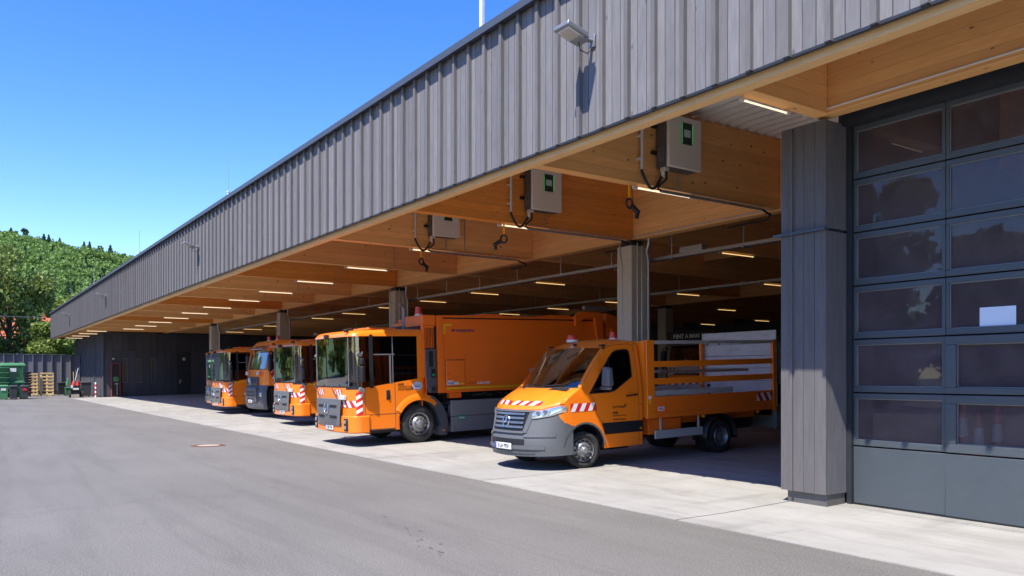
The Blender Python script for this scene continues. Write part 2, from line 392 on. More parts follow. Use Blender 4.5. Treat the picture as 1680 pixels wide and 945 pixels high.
apron = thing('concrete_apron', (0, 0, 0), None, None); apron['kind'] = 'structure'
g = MB()
rows = [(7.16, .003), (8.0, .003), (16, .203), (43, .203)]
g.grid([[(x, y, z - .004 + .003) for x in (-69.3, 8)] for y, z in rows]); g.make('joint_bed', M['joint'], apron)
xs = [8] + [-1.95, -6.9] + [-11.3 - 4.35 * i for i in range(14)]; xs = [x for x in xs if x > -69.2] + [-69.2]
ysegs = [(7.16, 11.5), (11.5, 17.5), (17.5, 30), (30, 43)]
def slab(x0, x1, y0, y1):
    cuts = sorted(set([y0, y1] + [c for c in (8.0, 16.0) if y0 < c < y1])); gp = .010
    m = MB(); zf = lambda y: gz(y) + .008
    rr = []
    for i, y in enumerate(cuts):
        yy = y + (gp if i == 0 and y0 > 7.2 else 0) - (gp if i == len(cuts) - 1 else 0); rr.append([(x0 + gp, yy, zf(yy)), (x1 - gp, yy, zf(yy))])
    m.grid(rr)
    a, b = rr[0]; m.quad((a[0], a[1], a[2] - .02), (b[0], b[1], b[2] - .02), b, a)
    m.make('concrete_slab', M['concrete'], apron)
for i in range(len(xs) - 1):
    for (y0, y1) in ysegs:
        if xs[i] > -6 and y0 == 7.16:
            slab(xs[i + 1], xs[i], 7.16, 9.5); slab(xs[i + 1], xs[i], 9.5, 11.5)
        else: slab(xs[i + 1], xs[i], y0, y1)

# ================================================================== DEPOT BUILDING
BX = [-6.35, -10.5, -14.8, -19.0, -23.3, -27.7, -32.0, -36.3, -40.8, -45.3, -49.7, -54.2, -58.8, -63.4, -67.9, -72.5, -77.2, -81.9]
YF = 7.38; XL = -86.8; XR = 6.0
ZB = 5.10; ZC = 6.5
dep = thing('depot_building', (0, 0, 0), 'long vehicle depot with grey timber fascia over warm wooden beams and open bays', 'building')
# fascia
mbrd = MB(); mbrd.box(-.077, .077, 0, .022, 5.17, 7.46)
board = mbrd.make('fascia_board', M['fascia'], dep); first = board
nb = 0; restb = MB()
x = -2.5
pos = []
i = 0
while True:
    bx = -12.5 + .04 + .5 * 20 - i * .5     # batten centres at -12.46 + k*.5
    if bx < XL + .1: break
    for j, off in enumerate((-.0835 - .083 + .083, -.25, -.4165)):
        pos.append(bx + off + .0)
    i += 1
nseen = 0
for p in pos:
    if p < XL + .08: continue
    if p < -3.0 and nseen < 299:
        yj = YF - .022 + random.uniform(-.002, .002)
        if nseen == 0: board.location = (p, yj, 0)
        else: inst(board, (p, yj, random.uniform(-.004, .004)))
        nseen += 1
    else: restb.box(p - .077, p + .077, YF - .022, YF, 5.17, 7.46)
for k in range(24):
    p = -2.42 + .1667 * (k + 40); restb.box(p - .077, p + .077, YF - .022, YF, 5.17, 7.46)
tag(restb.make('fascia_boarding', M['fascia'], dep), kind='stuff')
m = MB(); m.box(-.036, .036, -.025, .035, 5.15, 7.47); bat = m.make('fascia_batten', M['batten'], dep)
xb = -12.46 + .5 * 20; k = 0
while xb > XL:
    if k == 0: bat.location = (xb, YF - .057, 0)
    else: inst(bat, (xb, YF - .057, random.uniform(-.006, .006)))
    xb -= .5; k += 1
m = MB(); m.box(XL, XR, YF, YF + .05, 5.18, 7.45); m.make('fascia_backing', M['dark_metal'], dep)
m = MB(); m.box(XL, XR, YF - .03, YF + .02, 5.135, 5.165)
for k in range(int((XR - XL) / .5)):
    xx = -2.46 - .5 * k; m.box(xx - .03, xx + .03, YF - .085, YF - .031, 5.135, 5.148)
m.make('drip_edge', M['dark_metal'], dep)
m = MB(); m.box(XL - .03, XR, YF - .16, YF + .25, 7.475, 7.56); m.box(XL - .03, XR, YF - .165, YF - .145, 7.44, 7.565)
m.make('roof_coping', M['coping'], dep)
m = MB(); m.box(XL, XL + .04, YF + .052, 43, 5.15, 7.45); m.make('end_fascia', M['fence_wood'], dep)
m = MB(); m.box(XL + .05, XR, YF + .06, YF + .24, 5.06, 5.9); m.make('edge_beam', M['edge_wood'], dep)
m = MB(); m.box(XL + .05, XR, YF + .26, 43, 6.62, 7.47); m.make('roof', M['dark_metal'], dep)
# corrugated ceiling: ridges run along y
prof = []
xx = YF + .25
while xx < 43:
    prof += [(xx, 6.6), (xx + .09, 6.6), (xx + .13, 6.52), (xx + .21, 6.52), (xx + .25, 6.6)]; xx += .28
m = MB(); m.grid([[(XL + .1, a, z) for a, z in prof], [(XR, a, z) for a, z in prof]])
m.make('corrugated_ceiling', M['ceil'], dep)
for k, bx in enumerate(BX):
    if 3 <= k <= 13:
        m = MB(); m.tube([(bx + .122, 11.42, 6.5), (bx + .122, 11.42, 5.12)], .012, 6); m.make('conduit', M['galv'], dep)
# transverse canopy beams
def beam_mesh(y0, y1, z0=ZB, z1=ZC, t=.11):
    m = MB(); m.box(-t, t, y0, y1, z0, z1); return m
YL0, YL1 = 13.72, 14.0
bm = None
for k, bx in enumerate(BX):
    if k == 0: o = beam_mesh(YF + .245, 9.19).make('glulam_beam', M['beam_y'], dep, bevel=.008); o.location = (bx, 0, 0); continue
    if k in (2, 5, 8, 11): o = beam_mesh(YF + .245, YL0 - .012).make('glulam_beam', M['beam_deep'], dep, bevel=.008); o.location = (bx, 0, 0); continue
    if bm is None: bm = beam_mesh(YF + .245, YL0 - .012).make('glulam_beam', M['beam_y'], dep, bevel=.008); bm.location = (bx, 0, 0)
    else: inst(bm, (bx, 0, 0))
ib = None
for k, bx in enumerate(BX[:15]):
    if ib is None: ib = beam_mesh(14.02, 42.9).make('glulam_beam', M['beam_y'], dep, bevel=.008); ib.location = (bx, 0, 0)
    else: inst(ib, (bx, 0, 0))
def lbeam(x0, x1, y0, y1, z0=ZB - .02, z1=ZC + .02):
    m = MB(); m.box(x0, x1, y0, y1, z0, z1); return m.make('long_beam', M['beam_x'], dep, bevel=.008)
edges = [-69.2, -54.2, -40.8, -27.7, -14.8, -6.5]
for a, b in zip(edges, edges[1:]): lbeam(a + .006, b - .006, YL0, YL1)
lbeam(-6.46, XR, 9.2, 9.42, ZB, ZC + .02)
lbeam(-69.1, -6.5, 27.9, 28.2)
m = MB(); m.box(-69.0, -6.6, 20.9, 21.1, ZB + .5, ZC); m.make('long_beam', M['beam_x'], dep)
# columns
cm = MB(); cm.box(-.265, .265, -.265, .265, 0, 4.93)
ck = MB(); ck.box(-.18, .18, -.2, .2, 4.93, 5.07)
col0 = None
def column(x, y):
    global col0
    z = gz(y)
    if col0 is None:
        col0 = cm.make('concrete_column', M['concrete_col'], dep, bevel=.02); b = ck.make('bearing', M['dark_metal'], col0)
        col0.location = (x, y, z * 0); return
    c = dup_tree(col0); c.location = (x, y, 0)
for bx in (BX[2], BX[5], BX[8], BX[11]): column(bx - .08, 13.865)
for bx in (BX[2], BX[5], BX[8], BX[11]): column(bx - .08, 28.05)
# walls
def dark_wall(name, x0, x1, y0, y1, z0, z1, parent=dep, mat='dark_wood'):
    m = MB(); m.box(x0, x1, y0, y1, z0, z1); return m.make(name, M[mat], parent)
dark_wall('back_wall', -86.7, XR, 43.0, 43.2, 0, 7.4)
dark_wall('side_wall', -6.55, -6.36, 9.9, 42.9, 0, 6.5)
dark_wall('side_wall', XR, XR + .2, 7.5, 43, 0, 7.4)
# office block at the far end (faces +X at x=-69.3, front at y=9.4)
WX = -69.3
blk = sub('office_block', dep)
m = MB(); m.box(XL + .1, WX - .06, 9.46, 42.9, 0, 5.08); m.make('wall_core', M['dark_metal'], blk)
pan = None
yy = 9.46; cuts = [9.46]
while yy < 30: yy += .56; cuts.append(yy)
wins = [(10.75, 11.11), (11.76, 12.12), (12.83, 13.19)]
def wboard(y0, y1, z0, z1, x=WX):
    m = MB(); m.box(x - .055, x + random.uniform(-.006, .006), y0 + .008, y1 - .008, z0, z1); m.make('cladding_board', M['dark_wood'], blk)
yb = 9.44
brd = [9.44, 10.05, 10.70, 11.15, 11.72, 12.16, 12.78, 13.24, 13.82, 14.32, 14.78, 15.85, 16.4, 17.0, 17.6, 18.3, 19.0, 19.8, 20.6, 21.5, 22.4, 23.4, 24.6, 26, 28, 30.5]
for a, b in zip(brd, brd[1:]):
    wboard(a, b, 3.66, 5.06)
    if any(a <= w0 and b >= w1 for w0, w1 in wins):
        wboard(a, b, .15, 1.14); wboard(a, b, 3.06, 3.63)
        w0, w1 = [q for q in wins if a <= q[0] and b >= q[1]][0]
        wboard(a - .004, w0 + .004, 1.145, 3.055); wboard(w1 - .004, b + .004, 1.145, 3.055)
        o = MB(); o.box(WX - .054, WX - .035, w0, w1, 1.15, 3.05); fr = o.make('window', M['metal'], blk)
        o = MB(); o.box(WX - .034, WX - .028, w0 + .03, w1 - .03, 1.18, 3.02); o.make('pane', M['window_pane'] if 'window_pane' in M else simple('window_pane', (.10, .095, .08), .12, var=.4, sc=1.2), fr)
    elif abs(a - 14.78) < .01: pass
    else: wboard(a, b, .15, 3.63)
d_ = MB(); d_.box(WX - .03, WX - .008, 14.8, 15.83, .12, 3.62); drm = d_.make('office_door', M['dark_metal'], blk)
d_ = MB(); d_.cyl((WX - .008, 15.3, 3.05), (WX + .01, 15.3, 3.05), .13, 20); d_.make('round_sign', M['white_paint'], drm)
d_ = MB(); d_.box(WX - .008, WX + .03, 14.95, 15.05, 1.05, 1.4); d_.box(WX + .03, WX + .06, 14.98, 15.2, 1.25, 1.29); d_.make('handle', M['galv'], drm)
m = MB(); m.box(WX - .05, WX - .02, 9.46, 42, 0, .14); m.make('plinth', M['dark_metal'], blk)
# block front in facade direction
fx = WX - .01; k = 0
while fx > -86.3:
    m = MB(); m.box(fx - .55, fx - .01, 9.40, 9.45, .1, 5.05); m.make('cladding_board', M['dark_wood'], blk)
    if k % 2 == 0: m = MB(); m.box(fx - .59, fx - .52, 9.35, 9.398, .1, 5.05); m.make('cladding_batten', M['fence_wood'], blk)
    fx -= .56; k += 1
m = MB(); m.tube([(WX + .06, 9.38, 0), (WX + .06, 9.38, 5.0)], .06); m.make('downpipe', M['coping'], blk)
m = MB(); m.tube([(-73.4, 9.30, 0), (-73.4, 9.30, 5.0)], .05); m.make('downpipe', M['coping'], blk)
m = MB(); m.box(WX, WX + .14, 10.02, 10.16, 2.95, 3.07); m.make('wall_lamp', M['white_paint'], blk)

# clad pillar beside the garage door
pil = sub('clad_pillar', dep)
m = MB(); m.box(-6.94, -6.33, 9.28, 9.70, .2, 5.0); m.make('pillar_core', M['dark_metal'], pil)
px0 = [-6.985, -6.80, -6.79, -6.62, -6.46, -6.30]
for a, b in ((-6.985, -6.815), (-6.80, -6.635), (-6.63, -6.468), (-6.463, -6.30)):
    m = MB(); m.box(a, b, 9.245 + random.uniform(-.003, .003), 9.28, .2, 3.625); m.make('pillar_board', M['pillar_wood'] if 'pillar_wood' in M else M.setdefault('pillar_wood', plank_mat('pillar_boards', (.112, .104, .105), var=.14, rnd=.05, knots=.3, kthr=.08)), pil)
    m = MB(); m.box(a, b, 9.25, 9.28, 3.655, 5.06); m.make('pillar_board', M['pillar_wood'], pil)
m = MB(); m.box(-6.822, -6.79, 9.215, 9.246, .2, 5.0); m.make('pillar_batten', M['pillar_wood'], pil)
m = MB(); m.box(-6.33, -6.302, 9.281, 9.70, .2, 3.62); m.box(-6.33, -6.304, 9.281, 9.70, 3.66, 5.05); m.make('pillar_side', M['fence_wood'], pil)
m = MB(); m.box(-7.0, -6.985, 9.29, 9.70, .2, 5.0); m.make('pillar_side', M['fence_wood'], pil)
m = MB(); m.box(-7.08, -6.285, 9.20, 9.29, 3.63, 3.652); m.box(-7.08, -6.285, 9.195, 9.203, 3.62, 3.655); m.make('flashing', M['coping'], pil)
m = MB(); m.box(-6.92, -6.32, 9.30, 9.70, 0, .2); m.make('pillar_plinth', simple('plinth_sheet', (.13, .125, .12), .5, .3, var=.2, sc=6), pil, bevel=.006)

# garage door
gd = sub('garage_door', dep)
YD = 9.78
m = MB(); m.box(-6.30, -6.235, 9.705, 9.86, 0, 5.1); m.box(-6.30, 3.2, 9.60, 9.86, 5.02, 5.5); m.make('door_surround', M['dark_metal'], gd)
dl = -6.235; pitch = 1.22; ncol = 5
fr = MB(); lines = [.82 + .70 * i for i in range(7)]
cols = [(-6.19, -5.07), (-4.985, -3.87), (-3.78, -2.66), (-2.57, -1.45), (-1.36, -.24)]
def glassframe(m, x0, x1, z0, z1, X0, X1, Z0, Z1, y0, y1):
    m.box(X0, X1, y0, y1, Z0, z0); m.box(X0, X1, y0, y1, z1, Z1); m.box(X0, x0, y0, y1, z0, z1); m.box(x1, X1, y0, y1, z0, z1)
for r in range(6):
    z0 = lines[r] + .008; z1 = lines[r + 1] - .008 if r < 5 else 5.02
    for c, (a, b) in enumerate(cols):
        A = dl if c == 0 else (cols[c - 1][1] + a) / 2 + .0; B = (b + cols[c + 1][0]) / 2 if c < 4 else b + .05
        ga, gb, g0, g1 = a, b, z0 + .075, z1 - .07
        if c == 1 and r < 2: ga += .085; gb -= .085; g0 += .03 * (r == 0); g1 -= .03
        m = MB(); yo = -.02 if (c == 1 and r < 2) else 0
        glassframe(m, ga, gb, g0, g1, A + .003, B - .003, z0, z1, YD - .03 + yo, YD + .02)
        o = m.make('door_panel', M['door_frame'], gd, bevel=.006)
        m = MB(); m.quad((ga - .01, YD + .004, g0 - .01), (gb + .01, YD + .004, g0 - .01), (gb + .01, YD + .004, g1 + .01), (ga - .01, YD + .004, g1 + .01)); m.make('pane', M['door_glass'], o)
        m = MB(); glassframe(m, ga + .009, gb - .009, g0 + .009, g1 - .009, ga, gb, g0, g1, YD - .012, YD + .003); m.make('seal', M['metal'], o)
for c, (a, b) in enumerate(cols):
    A = dl if c == 0 else (cols[c - 1][1] + a) / 2; B = (b + cols[c + 1][0]) / 2 if c < 4 else b + .05
    m = MB(); m.box(A + .004, B - .004, YD - .03 - (.02 if c == 1 else 0), YD + .02, .07, .81); m.make('door_panel', M['door_frame'], gd, bevel=.006)
m = MB(); m.box(dl, -.1, YD - .045, YD + .03, .045, .068); m.make('bottom_seal', M['black'], gd)
m = MB(); m.box(-4.65, -4.26, YD - .002, YD + .0005, 2.315, 2.53); m.make('paper_notice', M['paper'], gd)
m = MB(); m.box(-.18, 8, 9.5, 9.9, 0, 5.05); m.make('side_wall', M['dark_wood'], dep)
dark_wall('side_wall', -6.3, 6, 22, 22.2, 0, 6.4)
# conduit under long beam and cable tray
m = MB(); m.tube([(-6.6, 9.185, 5.16), (-3, 9.185, 5.16), (5, 9.185, 5.16)], .012, 6); m.make('conduit', M['white_paint'], dep)
m = MB(); m.tube([(-10.7, YL0 - .02, 5.13), (-14.7, YL0 - .02, 5.13)], .012, 6); m.make('conduit', M['galv'], dep)

# cable trays (two) hung from the beams
def cable_tray(y, z, x0, x1, label):
    t = thing('cable_tray', (0, y, z), label, 'cable tray', 'cable trays hung inside the hall')
    m = MB(); m.box(x0, x1, -.09, .09, 0, .012); m.box(x0, x1, -.095, -.083, -.0, .075); m.box(x0, x1, .083, .095, 0, .075); m.make('tray', M['galv'], t)
    m = MB(); xx = x1 - .6
    rods = MB()
    while xx > x0:
        rods.cyl((xx, -.1, -.03), (xx, -.1, 6.45 - z), .012, 6)
        rods.box(xx - .02, xx + .02, -.13, .13, -.03, -.002); xx -= 2.17
    rods.make('hanger_rods', M['galv'], t)
    for xx in (x1 - 2.2, x1 - 3.5, x1 - 6.5):
        m = MB(); m.box(xx - .35, xx + .35, -.11, .11, .077, .22); m.make('junction_box', M['galv'], t, bevel=.01)
cable_tray(14.35, 4.58, -54, -6.8, 'long grey cable tray hanging just behind the front columns')
cable_tray(21.4, 4.72, -50, -6.8, 'dimmer grey cable tray hanging deeper inside the hall')
# column conduits and ducts
for i, bx in enumerate((BX[2], BX[5], BX[8], BX[11])):
    cx = bx - .08
    m = MB(); 
    m.tube([(cx + .50, 13.95, 5.2), (cx + .50, 13.95, 4.95), (cx + .40, 13.98, 4.8), (cx + .33, 14.1, 4.55), (cx + .33, 14.1, .2)], .045, 8)
    m.make('duct_pipe', M['galv'], dep, smooth=50)
    m = MB(); m.tube([(cx + .277, 13.78, 5.0), (cx + .277, 13.78, .2)], .014, 6); m.tube([(cx + .277, 13.93, 4.95), (cx + .277, 13.93, .2)], .014, 6)
    m.tube([(cx - .15, 13.58, 5.05), (cx - .15, 13.585, 4.8), (cx - .06, 13.585, 4.5), (cx - .06, 13.585, 3.0)], .013, 6); m.make('conduit', M['galv'], dep)

# ================================================================== LIGHTS
tm = MB(); tm.cyl((0, -.66, 0), (0, .66, 0), .018, 10); tube_o = None
ec = MB()
for s in (-1, 1): ec.cyl((0, s * .66, 0), (0, s * .74, 0), .034, 10)
ec.box(-.01, .01, -.55, -.53, .02, .06); ec.box(-.01, .01, .53, .55, .02, .06)
tube_me = tm.mesh('lit_tube', M['tube'], 40); tube_in_me = (lambda q: (q.cyl((0, -.66, 0), (0, .66, 0), .014, 8), q.mesh('lit_tube', M['tube_in'], 40))[1])(MB())
cap_me = ec.mesh('end_caps', M['white_paint'], 40)
def tube_light(x, y, z, label, group, me0=None):
    t = thing('tube_light', (x, y, z), label, 'tube light', group)
    for n_, me in (('lit_tube', me0 or tube_me), ('end_caps', cap_me)):
        o = bpy.data.objects.new(n_, me); COL.objects.link(o); o.parent = t
    if y < 8.5: t.scale = (.7, .62, .7)
ordn = ['nearest', 'second', 'third', 'fourth', 'fifth', 'sixth', 'seventh', 'eighth', 'ninth', 'tenth', 'eleventh', 'twelfth', 'thirteenth', 'fourteenth', 'fifteenth', 'sixteenth', 'seventeenth', 'eighteenth']
for k, bx in enumerate(BX):
    y = 8.2 if k == 0 else (10.55 if k < 14 else 8.75)
    lab = ['glowing tube light left of the clad pillar, on the beam nearest the garage door', 'glowing tube light under the beam that carries the nearest charger box',
           'glowing tube light under the beam that carries the middle charger box', 'glowing tube light under the beam that carries the farthest charger box'][k] if k < 4 else \
        'glowing tube light, %s from the right under the canopy beams%s' % (ordn[k], ', beside the dark office block' if k >= 13 else '')
    tube_light(bx - (.0 if k else .08), y, ZB - .05, lab, 'tube lights under the canopy')
rows_in = [(17.7, [1, 2, 3, 4, 5, 6, 7, 8, 9, 11, 12, 13]), (24.8, [2, 3, 4, 5, 6, 7, 8, 10]), (32.3, [3, 4, 5]), (40.5, [5, 6, 7])]
nm = ['first', 'second', 'third', 'deepest']
for r, (y, ks) in enumerate(rows_in):
    for j, k in enumerate(ks):
        tube_light(BX[k], y, ZB - .05, 'dim tube light inside the hall, %s row back, number %s from the right' % (nm[r], ordn[j].replace('nearest', 'first')), 'tube lights inside the hall', tube_in_me)

# floodlights on the fascia
fl = thing('floodlight', (-8.69, YF - .02, 6.40), 'nearest and largest grey floodlight on the timber fascia', 'floodlight', 'floodlights on the fascia')
def rotbox(m, c, size, rot, mi=0):
    mt = Matrix.Translation(c) @ rot
    v = [mt @ Vector((sx * size[0] / 2, sy * size[1] / 2, sz * size[2] / 2)) for sz in (-1, 1) for sy in (-1, 1) for sx in (-1, 1)]
    m.add(v, [(0, 2, 3, 1), (4, 5, 7, 6), (0, 1, 5, 4), (2, 6, 7, 3), (0, 4, 6, 2), (1, 3, 7, 5)], mi)
TR = Matrix.Rotation(R(-16), 4, 'X')
m = MB(); rotbox(m, (0, -.40, .06), (.32, .36, .075), TR); rotbox(m, (0, -.25, .0), (.24, .16, .09), TR)
m.make('lamp_head', M['metal'], fl, bevel=.015)
m = MB(); rotbox(m, (0, -.405, .021), (.25, .28, .012), TR); m.make('lamp_frame', M['white_paint'], fl)
m = MB(); rotbox(m, (0, -.41, .013), (.19, .22, .012), TR); m.make('led_field', simple('led_optics', (.45, .40, .34), .25, var=.5, sc=60), fl)
m = MB(); m.cyl((0, -.22, .0), (0, -.02, .03), .03, 10); m.box(-.06, .06, -.03, -.004, -.07, .1); m.make('bracket', M['metal'], fl, bevel=.005)
m = MB(); m.tube([(.0, -.26, -.05), (.0, -.24, -.15), (.0, -.1, -.17), (0, -.04, -.08)], .008, 6); m.make('cable', M['black'], fl)
for x, lab in ((-30.9, 'second floodlight along the fascia, above the middle trucks'), (-52.9, 'third floodlight along the fascia'), (-71.3, 'farthest small floodlight near the left end of the fascia')):
    c = dup_tree(fl); c.location = (x, YF - .02, 6.43); tag(c, lab)

# lightning rods on the roof
rodlab = ['thick lightning rod cut off by the top of the photo', 'lightning rod standing on the roof above the middle trucks', 'third lightning rod on the roof, against the wooded hill', 'fourth lightning rod on the roof, in front of the hill', 'farthest lightning rod on the roof at the left end']
for (x, h1, h2), lab in zip([(-14.2, 3.5, 4.5), (-33.1, 1.6, 3.2), (-52.1, 1.6, 2.9), (-71.3, 1.5, 2.8), (-86, 1.4, 2.4)], rodlab):
    t = thing('lightning_rod', (x, 9.0, 7.45), lab, 'lightning rod', 'lightning rods on the roof')
    rr = .05 if x > -20 else .055
    m = MB(); m.cyl((0, 0, 0), (0, 0, h1), rr, 10); m.cyl((0, 0, h1), (0, 0, h1 + .06), rr * 1.25, 10); m.make('mast', M['white_paint'], t, smooth=40)
    m = MB(); m.cyl((0, 0, h1 + .05), (0, 0, h2), .012, 6); m.make('tip', M['galv'], t)
    if x > -20:
        m = MB(); m.tube([(.1, 0, 0), (.1, 0, h1)], .012, 6); m.make('earth_wire', M['galv'], t)

# ================================================================== CHARGERS
def charger(bx, label):
    X = bx + .11
    t = thing('wall_charger', (X, 10.22, 5.40), label, 'charger', 'charger boxes on the canopy beams')
    m = MB(); m.box(.04, .29, 0, .80, .0, .90); m.make('rear_housing', M['charger_side'], t, bevel=.012)
    m = MB(); m.box(.293, .36, -.01, .81, -.01, .91); m.make('front_cover', M['charger'], t, bevel=.02)
    m = MB(); m.box(.361, .366, .30, .58, .42, .80); d = m.make('display', M['black'], t)
    m = MB(); m.box(.3665, .368, .36, .52, .55, .68); m.make('screen', M['screen'], d)
    m = MB(); m.box(.3665, .370, .305, .318, .43, .79); m.box(.3665, .370, .562, .575, .43, .79); m.make('led_strip', M['led'], d)
    m = MB()
    for zz in (.25, .72): m.box(.0, .06, -.1, .02, zz, zz + .06)
    m.make('wall_bracket', M['black'], t)
    m = MB(); m.cyl((.16, -.005, .22), (.16, -.05, .22), .055, 14); m.box(.09, .25, -.02, .0, .1, .36); m.make('isolator_switch', M['grey_plastic'], t)
    m = MB(); m.box(.12, .24, .02, .12, -.06, 0); m.cyl((.18, .03, -.06), (.18, .03, -.16), .035, 10); m.make('gland', M['charger'], t)
    m = MB(); pts = []
    for i in range(17):
        a = math.pi * i / 16; pts.append((.14, -.29 + .29 * (1 - math.cos(a)) - .29, -.17 - .24 * math.sin(a)))
    pts = [(.1, -.40, -.05)] + [(.1 + .06 * i / 16, -.40 + .43 * i / 16, -.12 - .27 * math.sin(math.pi * i / 16)) for i in range(17)]
    m.tube(pts, .026, 8); m.make('charging_cable', M['black'], t, smooth=60)
    m = MB(); m.tube([(.2, .09, -.02), (.19, .10, -.2), (.1, .02, -.3), (.08, .0, -.36), (.07, .1, -.385)], .022, 8); m.make('supply_cable', M['black'], t, smooth=60)
    m = MB(); m.tube([(.1, -.40, 1.0), (.1, -.40, -.08)], .028, 8)
    for zz in (.1, .5): m.box(.0, .1, -.44, -.36, zz, zz + .03)
    m.make('cable_riser', M['white_paint'], t, smooth=60)
    m = MB(); m.tube([(.07, .08, -.385), (.07, 2.85, -.385)], .030, 8); m.tube([(.03, .1, -.31), (.03, 2.95, -.31)], .012, 6); m.tube([(.03, .55, -.01), (.03, .55, -.31)], .012, 6)
    m.make('conduit', M['galv'], t, smooth=60)
    m = MB(); m.tube([(.07, 2.85, -.385), (.06, 3.02, -.44), (.04, 3.15, -.46), (-.3, 3.45, -.47), (-.6, 3.6, -.44), (-1.6, 3.8, -.40)], .022, 8); m.make('trunk_cable', M['black'], t, smooth=60)
    return t
c1 = charger(BX[1], 'nearest charger box with green-edged display on a wooden beam')
for k, lab in ((2, 'middle charger box with green-edged display on a wooden beam'), (3, 'farthest charger box, half hidden behind the next beam')):
    c = dup_tree(c1); c.location = (BX[k] + .11, 10.41 - (k - 2) * .14, 5.40); tag(c, lab)
# hanging charging plugs
def plug(x, y, yaw, label):
    t = thing('charging_plug', (x, y, ZB - .03), label, 'charging plug', 'charging plugs hanging from the beams', rot=(0, 0, yaw))
    m = MB(); m.box(-.012, .012, -.02, .02, -.24, 0); m.make('strap', M['yellow'], t)
    m = MB(); a = [(0, math.cos(q) * .07, -.32 + math.sin(q) * .085) for q in [i * math.pi / 8 for i in range(17)]]
    m.tube(a, .02, 8); m.cyl((0, .05, -.36), (0, .22, -.46), .05, 10, r2=.042); m.cyl((0, .20, -.45), (0, .17, -.56), .035, 10); m.make('plug_body', M['black'], t, smooth=50)
plug(BX[1] + .02, 9.7, 0, 'black charging plug on a yellow strap by the nearest charger')
plug(BX[2] + .02, 9.95, 2.6, 'black charging plug on a yellow strap by the middle charger')
plug(BX[3] + .02, 10.15, .2, 'black charging plug on a yellow strap by the farthest charger')

# ================================================================== VEHICLE HELPERS
def wheel(parent, x, y, z, Rw, rr, wd, side, steer=0, dual=False, spots=10, truck=True):
    w_ = sub('wheel', parent, (x, y, z)); w_.rotation_euler = (0, 0, steer)
    s = side
    m = MB()
    def tyre(x0):
        prof = [(x0 - s * wd, rr), (x0 - s * wd, rr + .05), (x0 - s * wd * .97, Rw - .05), (x0 - s * wd * .85, Rw - .008), (x0 - s * wd * .5, Rw), (x0 - s * wd * .15, Rw - .008), (x0 - s * wd * .03, Rw - .05), (x0 + s * .004, (Rw + rr) / 2), (x0 - s * .006, rr + .02), (x0 - s * .03, rr)]
        m.lathe(prof, (0, 0, 0), 'x', 36)
        for gx in (.25, .5, .75):
            m.lathe([(x0 - s * wd * gx - .006, Rw + .001), (x0 - s * wd * gx + .006, Rw + .001)], (0, 0, 0), 'x', 36, m=1)
    tyre(0)
    if dual: tyre(-s * (wd + .06))
    m.make('tyre', [M['rubber'], M['black']], w_, smooth=40)
    m = MB(); d = -.05 if truck else -.03
    if truck and not dual:
        prof = [(0 - s * .02, rr), (s * .005, rr - .005), (-s * .005, rr - .03), (-s * .05, rr - .055), (-s * .04, rr * .72), (s * .005, rr * .62), (s * .03, rr * .5), (s * .03, rr * .40)]
    elif dual:
        prof = [(-s * .02, rr), (0, rr - .01), (-s * .03, rr - .03), (-s * .14, rr - .05), (-s * .16, rr * .62), (-s * .14, rr * .45)]
    else:
        prof = [(-s * .015, rr), (s * .008, rr - .008), (-s * .01, rr - .02), (-s * .035, rr - .035), (-s * .03, rr * .72), (s * .012, rr * .55), (s * .02, rr * .35)]
    m.lathe(prof, (0, 0, 0), 'x', 36)
    hx, hr = prof[-1]
    m.lathe([(hx, hr), (hx + s * .01, hr * .98), (hx + s * .02, hr * .8), (hx + s * .05, hr * .75), (hx + s * .06, hr * .6), (hx + s * .06, .001)], (0, 0, 0), 'x', 24, m=1)
    lx = prof[-2][0]
    for k in range(spots):
        a = 2 * math.pi * k / spots; r_ = rr * (.80 if truck else .80)
        bx_ = prof[-4][0] if len(prof) > 6 else prof[3][0]
        m.lathe([(0, .001), (0, rr * .10)], (bx_ + s * .022, r_ * math.cos(a) * .98, r_ * math.sin(a) * .98), 'x', 10, m=2)
        a += math.pi / spots; r_ = rr * .5
        m.cyl((lx - s * .01, r_ * math.cos(a), r_ * math.sin(a)), (lx + s * .035, r_ * math.cos(a), r_ * math.sin(a)), .014, 6, m=1)
    m.make('rim', [M['rim'], M['metal'], M['black']], w_, smooth=35)
    return w_
def star(parent, y, z, r, x=0, tilt=0, name='emblem', mat='chrome'):
    t = MB(); n = 28
    for k in range(n):
        pass
    ring = [(math.cos(2 * math.pi * k / n) * r, 0, math.sin(2 * math.pi * k / n) * r) for k in range(n + 1)]
    t.tube(ring, r * .085, 6)
    for k in range(3):
        a = math.pi / 2 + k * 2 * math.pi / 3
        tip = (math.cos(a) * r * .95, -.004, math.sin(a) * r * .95)
        l_ = (math.cos(a + math.pi / 3) * r * .18, 0, math.sin(a + math.pi / 3) * r * .18); rr_ = (math.cos(a - math.pi / 3) * r * .18, 0, math.sin(a - math.pi / 3) * r * .18)
        t.add([(0, -.02, 0), l_, tip, rr_], [(0, 1, 2), (0, 2, 3)])
    o = t.make(name, M[mat], parent, smooth=40); o.location = (x, y, z); o.rotation_euler = (tilt, 0, 0); return o
def beacon(parent, x, y, z, r=.07, h=.11):
    b = MB(); b.cyl((x, y, z - .02), (x, y, z + .03), r * 1.1, 16); o = b.make('beacon', M['white_paint'], parent, smooth=40)
    b = MB(); b.cyl((x, y, z + .031), (x, y, z + .041 + h * .55), r, 16, r2=r * .9); b.make('beacon_lens', M['red_light'], o, smooth=40)
    b = MB(); b.cyl((x, y, z + .042 + h * .55), (x, y, z + .042 + h), r * .9, 16, r2=r * .8); b.make('beacon_cap', M['red_light'], o, smooth=40)
